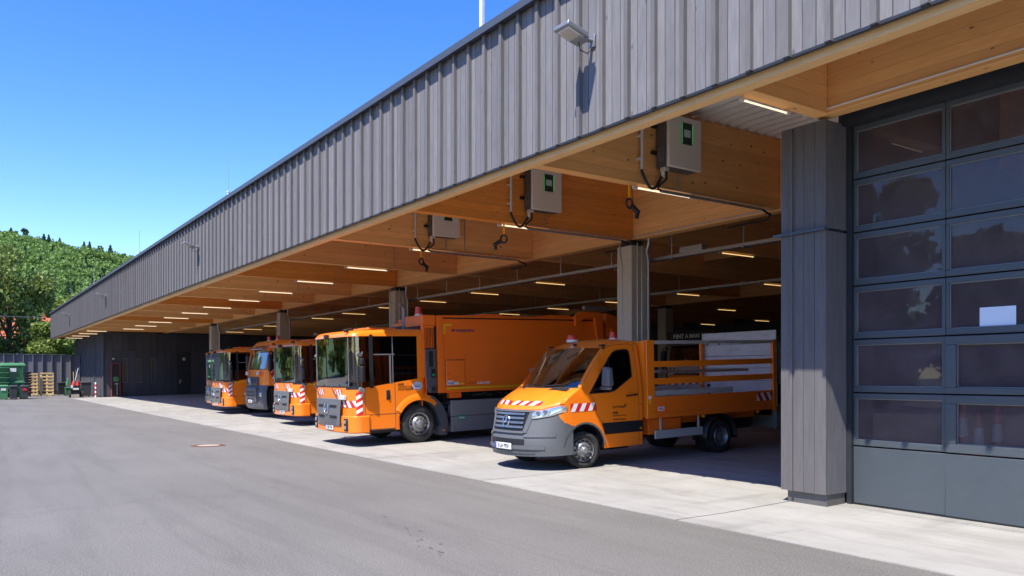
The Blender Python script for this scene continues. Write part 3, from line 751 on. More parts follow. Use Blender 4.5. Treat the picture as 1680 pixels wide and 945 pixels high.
def plate(parent, x, y, z, txt, w_=.52, h=.11, ts=.105):
    p = MB(); p.box(x - w_ / 2, x + w_ / 2, y - .008, y, z - h / 2, z + h / 2); o = p.make('number_plate', M['plate'], parent)
    p = MB(); p.box(x - w_ / 2 + .003, x - w_ / 2 + .045, y - .0095, y - .008, z - h / 2 + .003, z + h / 2 - .003); p.make('blue_band', M['blue'], o)
    text(txt, ts, M['ink'], o, (x + .02, y - .0092, z - ts * .36), FRONT, 'plate_lettering', align='CENTER', sx=.82 * w_ / .52, bold=.0025)

# ================================================================== SPRINTER-TYPE TIPPER VAN (front axle at origin, +y rearwards)
van = thing('flatbed_van', (-12.35, 9.455, .035), 'orange flatbed van with grey bumper and slatted open bed, nearest vehicle', 'van', rot=(R(1.6), 0, 0))
def hw(l, z):
    u = .985
    if l < -.25:
        t = min(.9985, (-.25 - l) / .86); u = .985 * (1 - t ** 2.5) ** (1 / 2.6)
    if z > 1.3: u -= .125 * ((z - 1.3) / .95) ** 1.25 * min(1, max(0, (l + .6) / .5))
    if z < .7: u -= .03 * ((.7 - z) / .4) ** 2
    return u
def lean(z):   # front face leans back going up
    return max(0, (z - .55)) * .27 + max(0, (.42 - z)) * .25
def fpt(u, z, off=0):
    """front wrap surface: |u|<=.985"""
    a = min(abs(u) / .985, .9999); t = (1 - a ** 2.6) ** (1 / 2.5); l = -.25 - .86 * t
    k = min(1, max(0, (-.25 - l) / .7)); l2 = l + lean(z) * k
    return (u * (1 + off * (1 - k)), l2 - off * k, z)
def arch(l): return .36 + math.sqrt(max(0, .465 ** 2 - l * l))
def interp(x, pts):
    if x <= pts[0][0]: return pts[0][1]
    for (a, b), (c, d) in zip(pts, pts[1:]):
        if x <= c: return b + (d - b) * (x - a) / (c - a)
    return pts[-1][1]
us = [-.985, -.98, -.97, -.955, -.93, -.9, -.86, -.8, -.72, -.62, -.5, -.35, -.18, 0]; us = us + [-u for u in us[:-1]][::-1]
def front_band(z0f, z1f, nz, mat, name, off=0, uu=None, smooth=50):
    m = MB(); rows_ = []
    for j in range(nz + 1):
        rows_.append([fpt(u, z0f(u) + (z1f(u) - z0f(u)) * j / nz, off) for u in (uu or us)])
    m.grid(rows_); return m.make(name, M[mat], van, smooth=smooth)
def sm(x): x = max(0, min(1, x)); return x * x * (3 - 2 * x)
gtop = lambda u: 1.11 - .02 * sm((abs(u) - .5) / .3) if abs(u) < .90 else 1.09 - .22 * sm((abs(u) - .90) / .085)
front_band(lambda u: .27 + .02 * abs(u), gtop, 14, 'grey_plastic', 'front_bumper')
front_band(lambda u: gtop(u), lambda u: 1.12 if abs(u) < .7 else 1.12 + .10 * sm((abs(u) - .7) / .28), 2, 'orange', 'front_edge')
# bumper continues to the arch on both sides, orange wing above it
ls = [-.25, -.30, -.34, -.38, -.42, -.455]
def side_cols(m, L, zlo, zhi, nz, s, off=0.0):
    rows_ = [[(s * (hw(l, zlo(l) + (zhi(l) - zlo(l)) * j / nz) + off), l, zlo(l) + (zhi(l) - zlo(l)) * j / nz) for l in L] for j in range(nz + 1)]
    m.grid(rows_, flip=(s < 0))
bumptop = lambda l: .80 + .07 * sm((-.25 - l) / .2)
m = MB()
for s in (-1, 1): side_cols(m, [-.255, -.30, -.34, -.38, -.42, -.45, -.462], lambda l: (arch(l) if l > -.462 else .3), lambda l: max(arch(l), bumptop(l)), 5, s, .002)
# skirt ahead of wheel
m.make('bumper_corner', M['grey_plastic'], van, smooth=50)
topl = [(-.47, 1.22), (-.34, 1.33), (-.05, 1.49), (.11, 1.365), (.62, 1.375), (.75, 1.40), (1.21, 1.65), (1.43, 1.65)]
lo_l = lambda l: (max(arch(l), bumptop(l)) if l < -.25 else (arch(l) if l < .462 else .345))
L = [-.47, -.42, -.36, -.30, -.26, -.2, -.12, -.05, .03, .11, .2, .28, .36, .43, .4615, .463, .55, .62, .75, .9, 1.05, 1.21, 1.32, 1.43]
m = MB()
for s in (-1, 1): side_cols(m, L, lo_l, lambda l: interp(l, topl), 8, s)
m.make('body_side', M['orange'], van, smooth=50)
# upper door frame round the side window
outer = [(-.05, 1.49), (.12, 1.68), (.28, 1.86), (.45, 2.05), (.58, 2.18), (.72, 2.255), (.9, 2.30), (1.15, 2.325), (1.30, 2.325), (1.38, 2.27), (1.42, 2.1), (1.43, 1.85), (1.43, 1.65)]
inner = [(.11, 1.365), (.26, 1.545), (.38, 1.69), (.53, 1.87), (.67, 2.03), (.78, 2.13), (.88, 2.165), (1.05, 2.18), (1.15, 2.18), (1.20, 2.15), (1.215, 2.05), (1.215, 1.85), (1.21, 1.65)]
m = MB()
for s in (-1, 1): m.grid([[(s * hw(l, z), l, z) for l, z in outer], [(s * (hw(l, z)), l, z) for l, z in inner]], flip=(s > 0))
m.make('door_frame', M['orange'], van, smooth=50)
m = MB()
for s in (-1, 1):
    P = inner + [(.75, 1.40), (.62, 1.375)]
    for i in range(len(P)):
        a, b = P[i], P[(i + 1) % len(P)]
        c = Vector((.75, 1.8)); ai = Vector(a) + (c - Vector(a)).normalized() * .03; bi = Vector(b) + (c - Vector(b)).normalized() * .03
        q = [(s * (hw(*a) + .003), *a), (s * (hw(*b) + .003), *b), (s * (hw(*bi) + .002), *bi), (s * (hw(*ai) + .002), *ai)]
        m.poly(q if s < 0 else q[::-1])
m.make('window_seal', M['black'], van)
m = MB()
for s in (-1, 1):
    P = inner + [(.75, 1.40), (.62, 1.375)]; m.poly([(s * (hw(l, z) - .015), l, z) for l, z in (P if s < 0 else P[::-1])])
m.make('side_window', M['dark_glass'], van)
m = MB()
for s in (-1, 1): m.hexa([(s * hw(.62, 1.38) - s * .0 + dx, ll, 1.37) for dx, ll in ((-.004, .605), (.004, .605), (.004, .63), (-.004, .63))] + [(s * hw(.66, 2.0) + dx, ll, 2.02) for dx, ll in ((-.004, .65), (.004, .65), (.004, .675), (-.004, .675))])
m.make('window_divider', M['black'], van)
# roof
m = MB(); rows_ = []
wt = lambda u: (.555 - .06 * (1 - (u / .82) ** 2), 2.205 + .02 * (1 - (u / .82) ** 2))
for j in range(9):
    t = j / 8; row = []
    for i in range(17):
        q = -1 + i / 8
        l0, z0 = wt(q * .82); l = l0 + (1.42 - l0) * t
        ze = interp(l, [(a, b) for a, b in outer[3:10]]) ; ue = hw(l, ze)
        ue = .82 + (ue - .82) * min(1, t * 6)
        zc = interp(l, [(.45, 2.21), (.55, 2.235), (.75, 2.33), (.95, 2.385), (1.25, 2.40), (1.42, 2.36)])
        z = ze + (zc - ze) * (1 - abs(q) ** 3.2) if t > 0 else z0
        row.append((ue * q, l, z))
    rows_.append(row)
m.grid(rows_); m.make('roof', M['orange'], van, smooth=60)
# windscreen and a-pillars
wb = lambda u: (-.30 + .23 * (u / .88) ** 2, 1.485)
m = MB(); rows_ = []
for j in range(7):
    t = j / 6; row = []
    for i in range(15):
        q = -1 + i / 7; (l0, z0), (l1, z1) = wb(q * .88), wt(q * .82)
        row.append((q * (.88 + (.82 - .88) * t), l0 + (l1 - l0) * t - .03 * math.sin(math.pi * t), z0 + (z1 - z0) * t + .015 * math.sin(math.pi * t)))
    rows_.append(row)
m.grid(rows_); m.make('windscreen', M['van_glass'], van, smooth=80)
m = MB()
for s in (-1, 1):
    a = []; b = []
    for j in range(7):
        t = j / 6; (l0, z0), (l1, z1) = wb(s * .88), wt(s * .82)
        a.append((s * (.865 - .055 * t), l0 + (l1 - l0) * t - .03 * math.sin(math.pi * t) - .004, z0 + (z1 - z0) * t + .015 * math.sin(math.pi * t)))
        l, z = -.05 + .63 * t, interp(-.05 + .63 * t, outer); b.append((s * hw(l, z), l, z))
    m.grid([a, b], flip=(s < 0))
m.make('pillar', M['orange'], van, smooth=60)
m = MB(); row0, row1 = [], []
for i in range(15):
    q = -1 + i / 7; (l0, z0) = wb(q * .88); row0.append((q * .89, l0 - .05, z0 - .022)); row1.append((q * .885, l0 + .01, z0 + .012))
m.grid([row0, row1]); m.make('cowl', M['black'], van)
# bonnet
m = MB(); rows_ = []
for j in range(11):
    t = j / 10; row = []
    for i in range(21):
        q = -1 + i / 10; u = q * .93
        fx_, fl_, fz = fpt(u, 1.12 if abs(u) < .7 else 1.12 + .10 * sm((abs(u) - .7) / .28)); bl, bz = wb(u * .95)
        bl = bl - .03; bz = 1.478
        if abs(q) > .99: bl, bz = -.06, 1.478
        z = fz + (bz - fz) * (t ** .82) + .035 * math.sin(math.pi * t) * (1 - q ** 4) + .012 * math.exp(-((abs(u) - .55) / .08) ** 2) * math.sin(math.pi * t)
        l = fl_ + (bl - fl_) * t + (.03 * math.sin(math.pi * min(1, t * 4)) * -.25)
        row.append((u + (q * .012), l, z))
    rows_.append(row)
m.grid(rows_); m.make('bonnet', M['orange'], van, smooth=60)
m = MB()   # gap filler between bonnet side and wing top
for s in (-1, 1):
    a = [(s * .942, r[-1][1], r[-1][2]) for r in rows_]
    b = [(s * hw(max(-.47, r[-1][1]), min(r[-1][2], 1.47)), max(-.47, r[-1][1]), interp(max(-.47, r[-1][1]), topl[:3]) - .002) for r in rows_]
    m.grid([a, b], flip=(s < 0))
m.make('wing_top', M['orange'], van, smooth=60)
m = MB()
for s in (-1, 1):
    def bp(u, t):
        q = u / .93; i = (q + 1) * 10; i0 = int(i); a = rows_[int(t * 10)][i0]; b = rows_[min(10, int(t * 10) + 1)][i0]; f = t * 10 - int(t * 10)
        return (u, a[1] + (b[1] - a[1]) * f, a[2] + (b[2] - a[2]) * f + .008)
    q = [bp(s * .40, .84), bp(s * .82, .80), bp(s * .82, .97), bp(s * .44, .97)]; m.poly(q if s > 0 else q[::-1])
m.make('air_intake', M['black'], van)
# bonnet chevrons
def bsurf(a, b):   # a along u from -.62, b up the bonnet
    u = -.66 + a; t = .10 + b
    q = u / .93; i = (q + 1) * 10; i0 = min(19, int(i)); f = i - i0; j = t * 10; j0 = int(j); g_ = j - j0
    A = Vector(rows_[j0][i0]); B = Vector(rows_[j0][i0 + 1]); C = Vector(rows_[j0 + 1][i0]); D = Vector(rows_[j0 + 1][i0 + 1])
    p = A * (1 - f) * (1 - g_) + B * f * (1 - g_) + C * (1 - f) * g_ + D * f * g_
    return (p.x, p.y - .003, p.z + .006)
def bonnet_stripes():
    mb = MB(); n = 11; W = 1.32; sw = W / n
    for i in range(n):
        s0 = -.45 if i < n / 2 else .45
        sl = .07 * (-1 if i < n // 2 else 1)
        for k in range(3):
            a0, a1 = i * sw + k * sw / 3, i * sw + (k + 1) * sw / 3
            q = [(a0, 0), (a1, 0), (min(W, max(0, a1 + sl)), .14), (min(W, max(0, a0 + sl)), .14)]
            mb.poly([bsurf(min(1.31, max(0, x)), z) for x, z in q], i % 2)
    return mb
bonnet_stripes().make('chevron_tape', [M['red'], M['white']], van)
mb = MB(); stripes(mb, lambda a, b: (hw(-.33 + a, 1.06 + b) + .004, -.33 + a, 1.06 + b), .60, .145, .1, .55)
mb.make('chevron_tape', [M['red'], M['white']], van)
# grille
gr = MB(); uu = [-.56 + 1.12 * i / 14 for i in range(15)]
gz0 = lambda u: .72 + .02 * abs(u); gz1 = lambda u: 1.09 - .02 * abs(u)
m = MB(); rws = [[fpt(u * (.86 + .14 * j / 4), gz0(u) + (gz1(u) - gz0(u)) * j / 4, .012) for u in uu] for j in range(5)]; m.grid(rws); m.make('grille', M['black'], van)
gro = van.children[-1]
m = MB()
def bar(u0, u1, z, h, off, mb, dz=0):
    uu_ = [u0 + (u1 - u0) * i / 24 for i in range(25)]
    a = [fpt(u, z, off) for u in uu_]; b = [fpt(u, z + h, off) for u in uu_]; c = [fpt(u, z + h, off - .03) for u in uu_]; d = [fpt(u, z, off - .03) for u in uu_]
    mb.grid([d, a, b, c])
for z in (.785, .865, .945, 1.02): bar(-.47, .47, z, .036, .04, m)
m.make('grille_bar', M['dark_chrome'], gro, smooth=40)
m = MB(); 
for s in (-1, 1):
    a = [fpt(s * (.48 + .09 * j / 6), .71 + .385 * j / 6, .035) for j in range(7)]; b = [fpt(s * (.54 + .09 * j / 6), .70 + .395 * j / 6, .01) for j in range(7)]; c = [fpt(s * (.45 + .09 * j / 6), .71 + .385 * j / 6, .015) for j in range(7)]
    m.grid([c, a, b], flip=(s < 0))
bar(-.5, .5, .695, .035, .036, m); bar(-.58, .58, 1.075, .02, .036, m)
m.make('grille_surround', M['grey_plastic'], gro, smooth=40)
p0 = fpt(0, .90, .05); star(van, p0[1], .905, .105, tilt=R(-12))
m = MB(); front_rows = [[fpt(u, .49 + .10 * j, .006) for u in [-.52 + 1.04 * i / 10 for i in range(11)]] for j in range(2)]; m.grid(front_rows); m.make('lower_intake', M['black'], van)
m = MB(); bar(-.84, .84, .41, .05, .022, m); bar(-.7, .7, .335, .03, .012, m); m.make('bumper_lip', M['grey_plastic'], van, smooth=40)
m = MB(); bar(-.93, -.50, .63, .04, .022, m); bar(.50, .93, .63, .04, .022, m); m.make('bumper_crease', M['grey_plastic'], van, smooth=40)
# headlamps
hl = None
for s in (-1, 1):
    m = MB(); n = 9; a = []; b = []; c_ = []
    for i in range(n):
        t = i / (n - 1); u = s * (.60 + .375 * t ** .8)
        zb_ = .945 + .075 * t + .05 * max(0, t - .7) / .3; zt_ = 1.085 + .105 * t ** 1.2
        a.append(fpt(u, zb_, .008)); c_.append(fpt(u, (zb_ + zt_) / 2, .03)); b.append(fpt(u, zt_, .008))
    m.grid([a, c_, b], flip=(s < 0)); o = m.make('headlamp', M['lamp_glass'], van, smooth=60)
    m = MB()
    for u, r_ in ((.69, .045), (.79, .042)):
        p = fpt(s * u, 1.045 + .03 * (u > .75), .026); m.cyl((p[0], p[1] + .02, p[2]), (p[0] + s * .01, p[1] - .006, p[2]), r_, 14)
    m.make('projector', M['dark_chrome'], o, smooth=40)
    m = MB(); m.grid([[(p[0], p[1] - .002, p[2] - .012) for p in a], [(p[0], p[1] - .004, p[2] + .004) for p in a]]); m.make('lamp_edge', M['black'], o)
plate(van, 0, fpt(0, .46)[1] - .03, .455, 'S\u00b7LH 8936')
# cladding stripe, sill, seams, handle, mirror
m = MB(); sl = [(.41, .82), (.46, .72), (.5, .62)]
for s in (-1, 1):
    rows2 = [[(s * (hw(l, z) + .006), l, z) for l in (.40, .6, .9, 1.2, 1.44)] for z in (.60, .70, .815)]
    for r_ in rows2: pass
    rows2[0][0] = (s * (hw(.47, .6) + .006), .47, .60); rows2[1][0] = (s * (hw(.44, .7) + .006), .44, .70)
    m.grid(rows2, flip=(s < 0))
m.make('side_cladding', M['black'], van)
m = MB(); rows2 = [[(hw(l, arch(l)) + .004, l, arch(l) - .001) for l in [-.46 + .92 * i / 20 for i in range(21)]], [(hw(l * 1.06, 0.8) + .006, l * 1.07, .36 + (arch(l) - .36) * 1.07) for l in [-.46 + .92 * i / 20 for i in range(21)]]]
m.grid(rows2, flip=True); m.make('arch_trim', M['grey_plastic'], van, smooth=60)
def seam(pts, wdt=.008, off=.002, s=1):
    m_ = MB(); P = []
    for a, b in zip(pts, pts[1:]):
        n_ = max(2, int((Vector(b) - Vector(a)).length / .06))
        P += [tuple(Vector(a).lerp(Vector(b), i / n_)) for i in range(n_)]
    P.append(pts[-1]); A, B = [], []
    for i, p in enumerate(P):
        d = Vector(P[min(i + 1, len(P) - 1)]) - Vector(P[max(i - 1, 0)]); n_ = Vector((-d.y, d.x)).normalized() * wdt / 2
        for lst, q in ((A, Vector(p) + n_), (B, Vector(p) - n_)): lst.append((s * (hw(q.x, q.y) + off), q.x, q.y))
    m_.grid([A, B]); return m_
sm_ = MB()
for pts in ([(.11, 1.36), (.20, 1.30), (.27, 1.15), (.28, 1.0), (.36, .90), (.44, .82)], [(1.33, 2.28), (1.335, 1.9), (1.335, .345)], [(.02, 1.60), (.3, 1.92), (.5, 2.14), (.66, 2.225), (.9, 2.265), (1.2, 2.28), (1.30, 2.25), (1.335, 2.1)], [(1.335, 1.12), (1.43, 1.12)]):
    q = seam(pts); sm_.add(q.v, q.f)
sm_.make('panel_gap', M['joint'], van)
m = MB(); m.cyl((hw(1.1, 1.3) + .045, 1.02, 1.295), (hw(1.1, 1.3) + .045, 1.27, 1.315), .016, 8); m.box(.97, .97 + .06, 1.02, 1.045, 1.28, 1.31); m.box(.97, 1.03, 1.24, 1.265, 1.295, 1.325); m.make('door_handle', M['black'], van, smooth=40)
for s in (-1, 1):
    m = MB(); 
    m.hexa([(s * 1.04, .34, 1.50), (s * 1.25, .36, 1.50), (s * 1.25, .50, 1.50), (s * 1.04, .47, 1.50), (s * 1.06, .36, 1.86), (s * 1.23, .38, 1.84), (s * 1.23, .49, 1.84), (s * 1.06, .46, 1.86)] if s > 0 else
           [(s * 1.25, .36, 1.50), (s * 1.04, .34, 1.50), (s * 1.04, .47, 1.50), (s * 1.25, .50, 1.50), (s * 1.23, .38, 1.84), (s * 1.06, .36, 1.86), (s * 1.06, .46, 1.86), (s * 1.23, .49, 1.84)])
    m.box(min(s * .95, s * 1.24), max(s * .95, s * 1.24), .37, .47, 1.43, 1.50)
    o = m.make('mirror', M['grey_plastic'], van, bevel=.035, seg=3)
    m = MB(); m.quad(*[(s * a, .503 - .02 * (c_ > 1.6), c_) for a, c_ in ((1.06, 1.53), (1.23, 1.53), (1.21, 1.81), (1.07, 1.83))]); m.make('mirror_glass', M['mirror'], o)
# door writing
text('STUTTGART', .058, M['ink'], van, (hw(.7, 1.07) + .004, .67, 1.075), SIDE, bold=.001)
m = MB(); m.poly([(hw(.7, 1.1) + .004, .97 + a, 1.11 + b) for a, b in ((0, 0), (.02, .01), (.035, .04), (.02, .03), (.01, .055))]); m.poly([(hw(.7, 1.1) + .004, .985 + a, 1.09 + b) for a, b in ((0, 0), (.03, .02), (.02, .035), (.0, .02))]); m.make('horse_mark', M['ink'], van)
text('AWS', .062, M['ink'], van, (hw(.7, .98) + .004, .67, .965), SIDE, bold=.002)
text('Abfallwirtschaft Stuttgart', .034, M['ink'], van, (hw(.7, .95) + .004, .67, .925), SIDE)
text('Straßenreinigung', .047, M['ink'], van, (hw(.7, .87) + .004, .67, .85), SIDE)
m = MB(); m.cyl((hw(1.36, .66) + .0, 1.37, .665), (hw(1.36, .66) + .02, 1.37, .665), .022, 12); m.make('side_marker', M['amber'], van)
# wheels + arches
for s in (-1, 1):
    wheel(van, s * .93, 0, .345, .345, .215, .22, s, steer=R(-14), truck=False, spots=12)
    wheel(van, s * .97, 3.665, .345, .345, .205, .20, s, dual=True, spots=9)
m = MB()
for s in (-1, 1):
    rws = [[(s * xo, .47 * math.cos(a) * -1, .36 + .47 * math.sin(a)) for a in [math.pi * i / 14 for i in range(15)]] for xo in (.97, .55)]
    m.grid(rws, flip=(s > 0))
    m.poly([(s * .55, p[1], p[2]) for p in rws[0]][::s])
m.make('wheel_well', M['black'], van)
m = MB(); m.box(-.6, .6, -.75, 1.4, .26, .34); m.box(-.5, .5, -.8, 5.2, .42, .62); m.make('underbody', M['black'], van)
# cab interior
m = MB(); m.box(-.82, .82, -.1, .25, 1.05, 1.42); m.box(-.85, .85, .2, 1.3, .45, .6); m.make('dashboard', M['black'], van, bevel=.04)
for s in (-.45, .45):
    m = MB(); m.box(s - .25, s + .25, .62, 1.12, .62, 1.05); m.box(s - .24, s + .24, 1.02, 1.18, 1.0, 1.68); m.box(s - .13, s + .13, 1.05, 1.15, 1.70, 1.92); m.make('seat', M['seat'], van, bevel=.05, seg=3)
m = MB(); n = 20; ring = [(-.45 + .19 * math.cos(2 * math.pi * k / n), .36 + .07 * math.sin(2 * math.pi * k / n), 1.38 + .17 * math.sin(2 * math.pi * k / n)) for k in range(n + 1)]; m.tube(ring, .017, 6); m.make('steering_wheel', M['black'], van)
m = MB(); m.box(.46, .72, -.06, .1, 1.425, 1.43); m.make('parking_paper', M['plate'], van)
m = MB(); m.box(-.9, .9, 1.40, 1.43, .35, 1.45); m.box(-.88, -.62, 1.40, 1.43, 1.45, 2.28); m.box(.8, .86, 1.40, 1.43, 1.45, 2.26); m.box(-.62, .8, 1.40, 1.43, 2.12, 2.27); m.make('rear_bulkhead', M['orange'], van)
m = MB()
for i in range(12): m.box(-.6 + i * .125, -.592 + i * .125, 1.445, 1.452, 1.45, 2.12)
for i in range(7): m.box(-.62, .8, 1.444, 1.453, 1.48 + i * .1, 1.488 + i * .1)
m.make('window_grid', M['plate'], van)
m = MB(); m.quad((-.62, 1.42, 1.45), (.8, 1.42, 1.45), (.8, 1.42, 2.12), (-.62, 1.42, 2.12)); m.make('rear_window', M['dark_glass'], van)
# wipers
m = MB()
for u0, u1 in ((-.66, -.15), (.02, .55)):
    a = wb(u0); b = wb(u1); m.tube([(u0, a[0] - .04, 1.48), (u0 + .05, a[0] + .0, 1.51), (u1, b[0] + .03, 1.545)], .009, 5)
m.make('wiper', M['black'], van)
beacon(van, -.35, .82, 2.37, .11, .08); beacon(van, .42, 1.22, 2.375, .075, .10)
m = MB()
for u in (-.80, .80): m.box(u - .04, u + .04, .55, .66, 2.24, 2.275)
m.box(-.02, .02, .56, .64, 2.27, 2.31)
m.make('roof_marker', M['black'], van, bevel=.01)
# flatbed
bw = 1.05
bed = sub('flatbed', van)
m = MB(); m.box(-bw + .02, bw - .02, 1.70, 5.36, .86, .93); m.make('bed_floor', M['alu'], bed)
m = MB(); m.box(-bw, bw, 1.50, 1.56, .85, 2.33); m.box(bw - .07, bw + .005, 1.50, 1.70, .83, 2.345); m.box(-bw - .005, -bw + .07, 1.50, 1.70, .83, 2.345); m.make('headboard', M['orange'], bed, bevel=.008)
m = MB(); m.box(bw - .035, bw, 1.705, 5.27, .83, .93); m.box(bw - .03, bw - .006, 1.705, 5.27, .933, 1.245); m.make('side_board', M['orange_body'], bed, bevel=.005)
for z0, z1 in ((1.82, 1.935), (1.485, 1.605)):
    m = MB(); m.box(bw - .03, bw - .004, 1.70, 5.27, z0, z1); m.make('slat', M['orange'], bed, bevel=.004)
m = MB(); m.cyl((bw - .02, 1.72, 2.30), (bw - .02, 5.25, 2.30), .035, 10); m.make('top_rail', M['alu'], bed, smooth=40)
m = MB(); m.box(bw - .05, bw + .012, 5.27, 5.37, .80, 2.345); m.make('post', M['orange'], bed, bevel=.006)
m = MB(); m.box(-bw - .012, -bw + .05, 5.27, 5.37, .80, 2.345); m.make('post', M['orange'], bed, bevel=.006)
m = MB(); m.box(bw - .05, bw - .035, 1.705, 4.0, 1.262, 1.36); m.box(-bw + .005, -bw + .04, 1.70, 5.27, .85, 1.36); m.box(-bw + .005, -bw + .03, 1.70, 5.27, 1.66, 1.72); m.make('inner_board', M['alu'], bed, bevel=.004)
m = MB(); m.tube([(.75, 4.8, 1.70), (.72, 2.2, 1.72)], .03, 8); m.make('stored_pole', M['galv'], bed, smooth=40)
mb = MB(); stripes(mb, lambda a, b: (bw + .002, 4.72 + a, 1.03 + b), .50, .17, .105, -.62); mb.make('chevron_tape', [M['red'], M['white']], bed)
m = MB(); m.box(bw + .001, bw + .004, 1.78, 1.95, .97, 1.05); o = m.make('maker_plate', M['white'], bed)
text('VSO', .07, M['red'], o, (bw + .005, 1.79, .985), SIDE, bold=.002, sx=1.1)
m = MB(); m.box(bw + .006, bw + .008, 1.53, 1.60, 1.21, 1.27); m.make('sticker', M['white'], bed); m = MB(); m.box(bw + .006, bw + .008, 1.54, 1.60, 1.12, 1.205); m.make('sticker', M['yellow'], bed)
# tail lift board
m = MB(); m.box(-bw - .02, bw - .01, 5.42, 5.46, .88, 2.545); tl = m.make('tail_lift', M['dark_metal'], van)
for k, (z0, z1) in enumerate(((.88, 1.16), (1.168, 1.44), (1.448, 1.72), (1.728, 2.0), (2.008, 2.27), (2.278, 2.555))):
    m = MB(); m.box(-bw - .03, bw, 5.395 - .003 * (k % 2), 5.419, z0, z1); m.make('board', M['alu'], tl, bevel=.004)
m = MB()
for k in range(6): m.cyl((-.9 + k * .36, 5.375, 2.30), (-.9 + k * .36, 5.40, 2.30), .022, 10)
for zz in (1.32, 1.15): m.cyl((-.88, 5.37, zz), (-.88, 5.40, zz), .045, 12)
m.make('bolt', M['dark_metal'], tl)
m = MB(); m.box(.2, 1.0, 5.42, 5.52, .42, .56); m.box(.86, .98, 5.45, 5.62, .38, .9); m.box(-.95, .9, 5.5, 5.6, .55, .66); m.make('lift_frame', M['metal'], van, bevel=.008)
# guards
m = MB(); m.box(.93, .97, 1.78, 3.12, .42, .58); m.box(.90, .93, 1.95, 2.0, .58, .85); m.box(.90, .93, 3.02, 3.07, .58, .85); m.make('side_guard', M['alu'], van, bevel=.006)
m = MB(); m.box(.35, .86, 1.7, 2.6, .50, .80); m.box(-.6, .6, 1.5, 5.2, .65, .84); m.make('chassis_box', M['orange_body'], van, bevel=.01)
m = MB(); rws = []
for xo in (1.0, .6):
    rws.append([(xo, 3.665 - .47 * math.cos(a), .345 + .47 * math.sin(a)) for a in [R(-8) + R(196) * i / 16 for i in range(17)]])
m.grid(rws); m.make('mudguard', M['black'], van, smooth=60, solid=.015)
m = MB()
for ll in (3.05, 4.75): m.cyl((bw - .03, ll, .80), (bw + .02, ll, .80), .03, 10)
m.make('side_marker', M['amber'], van)

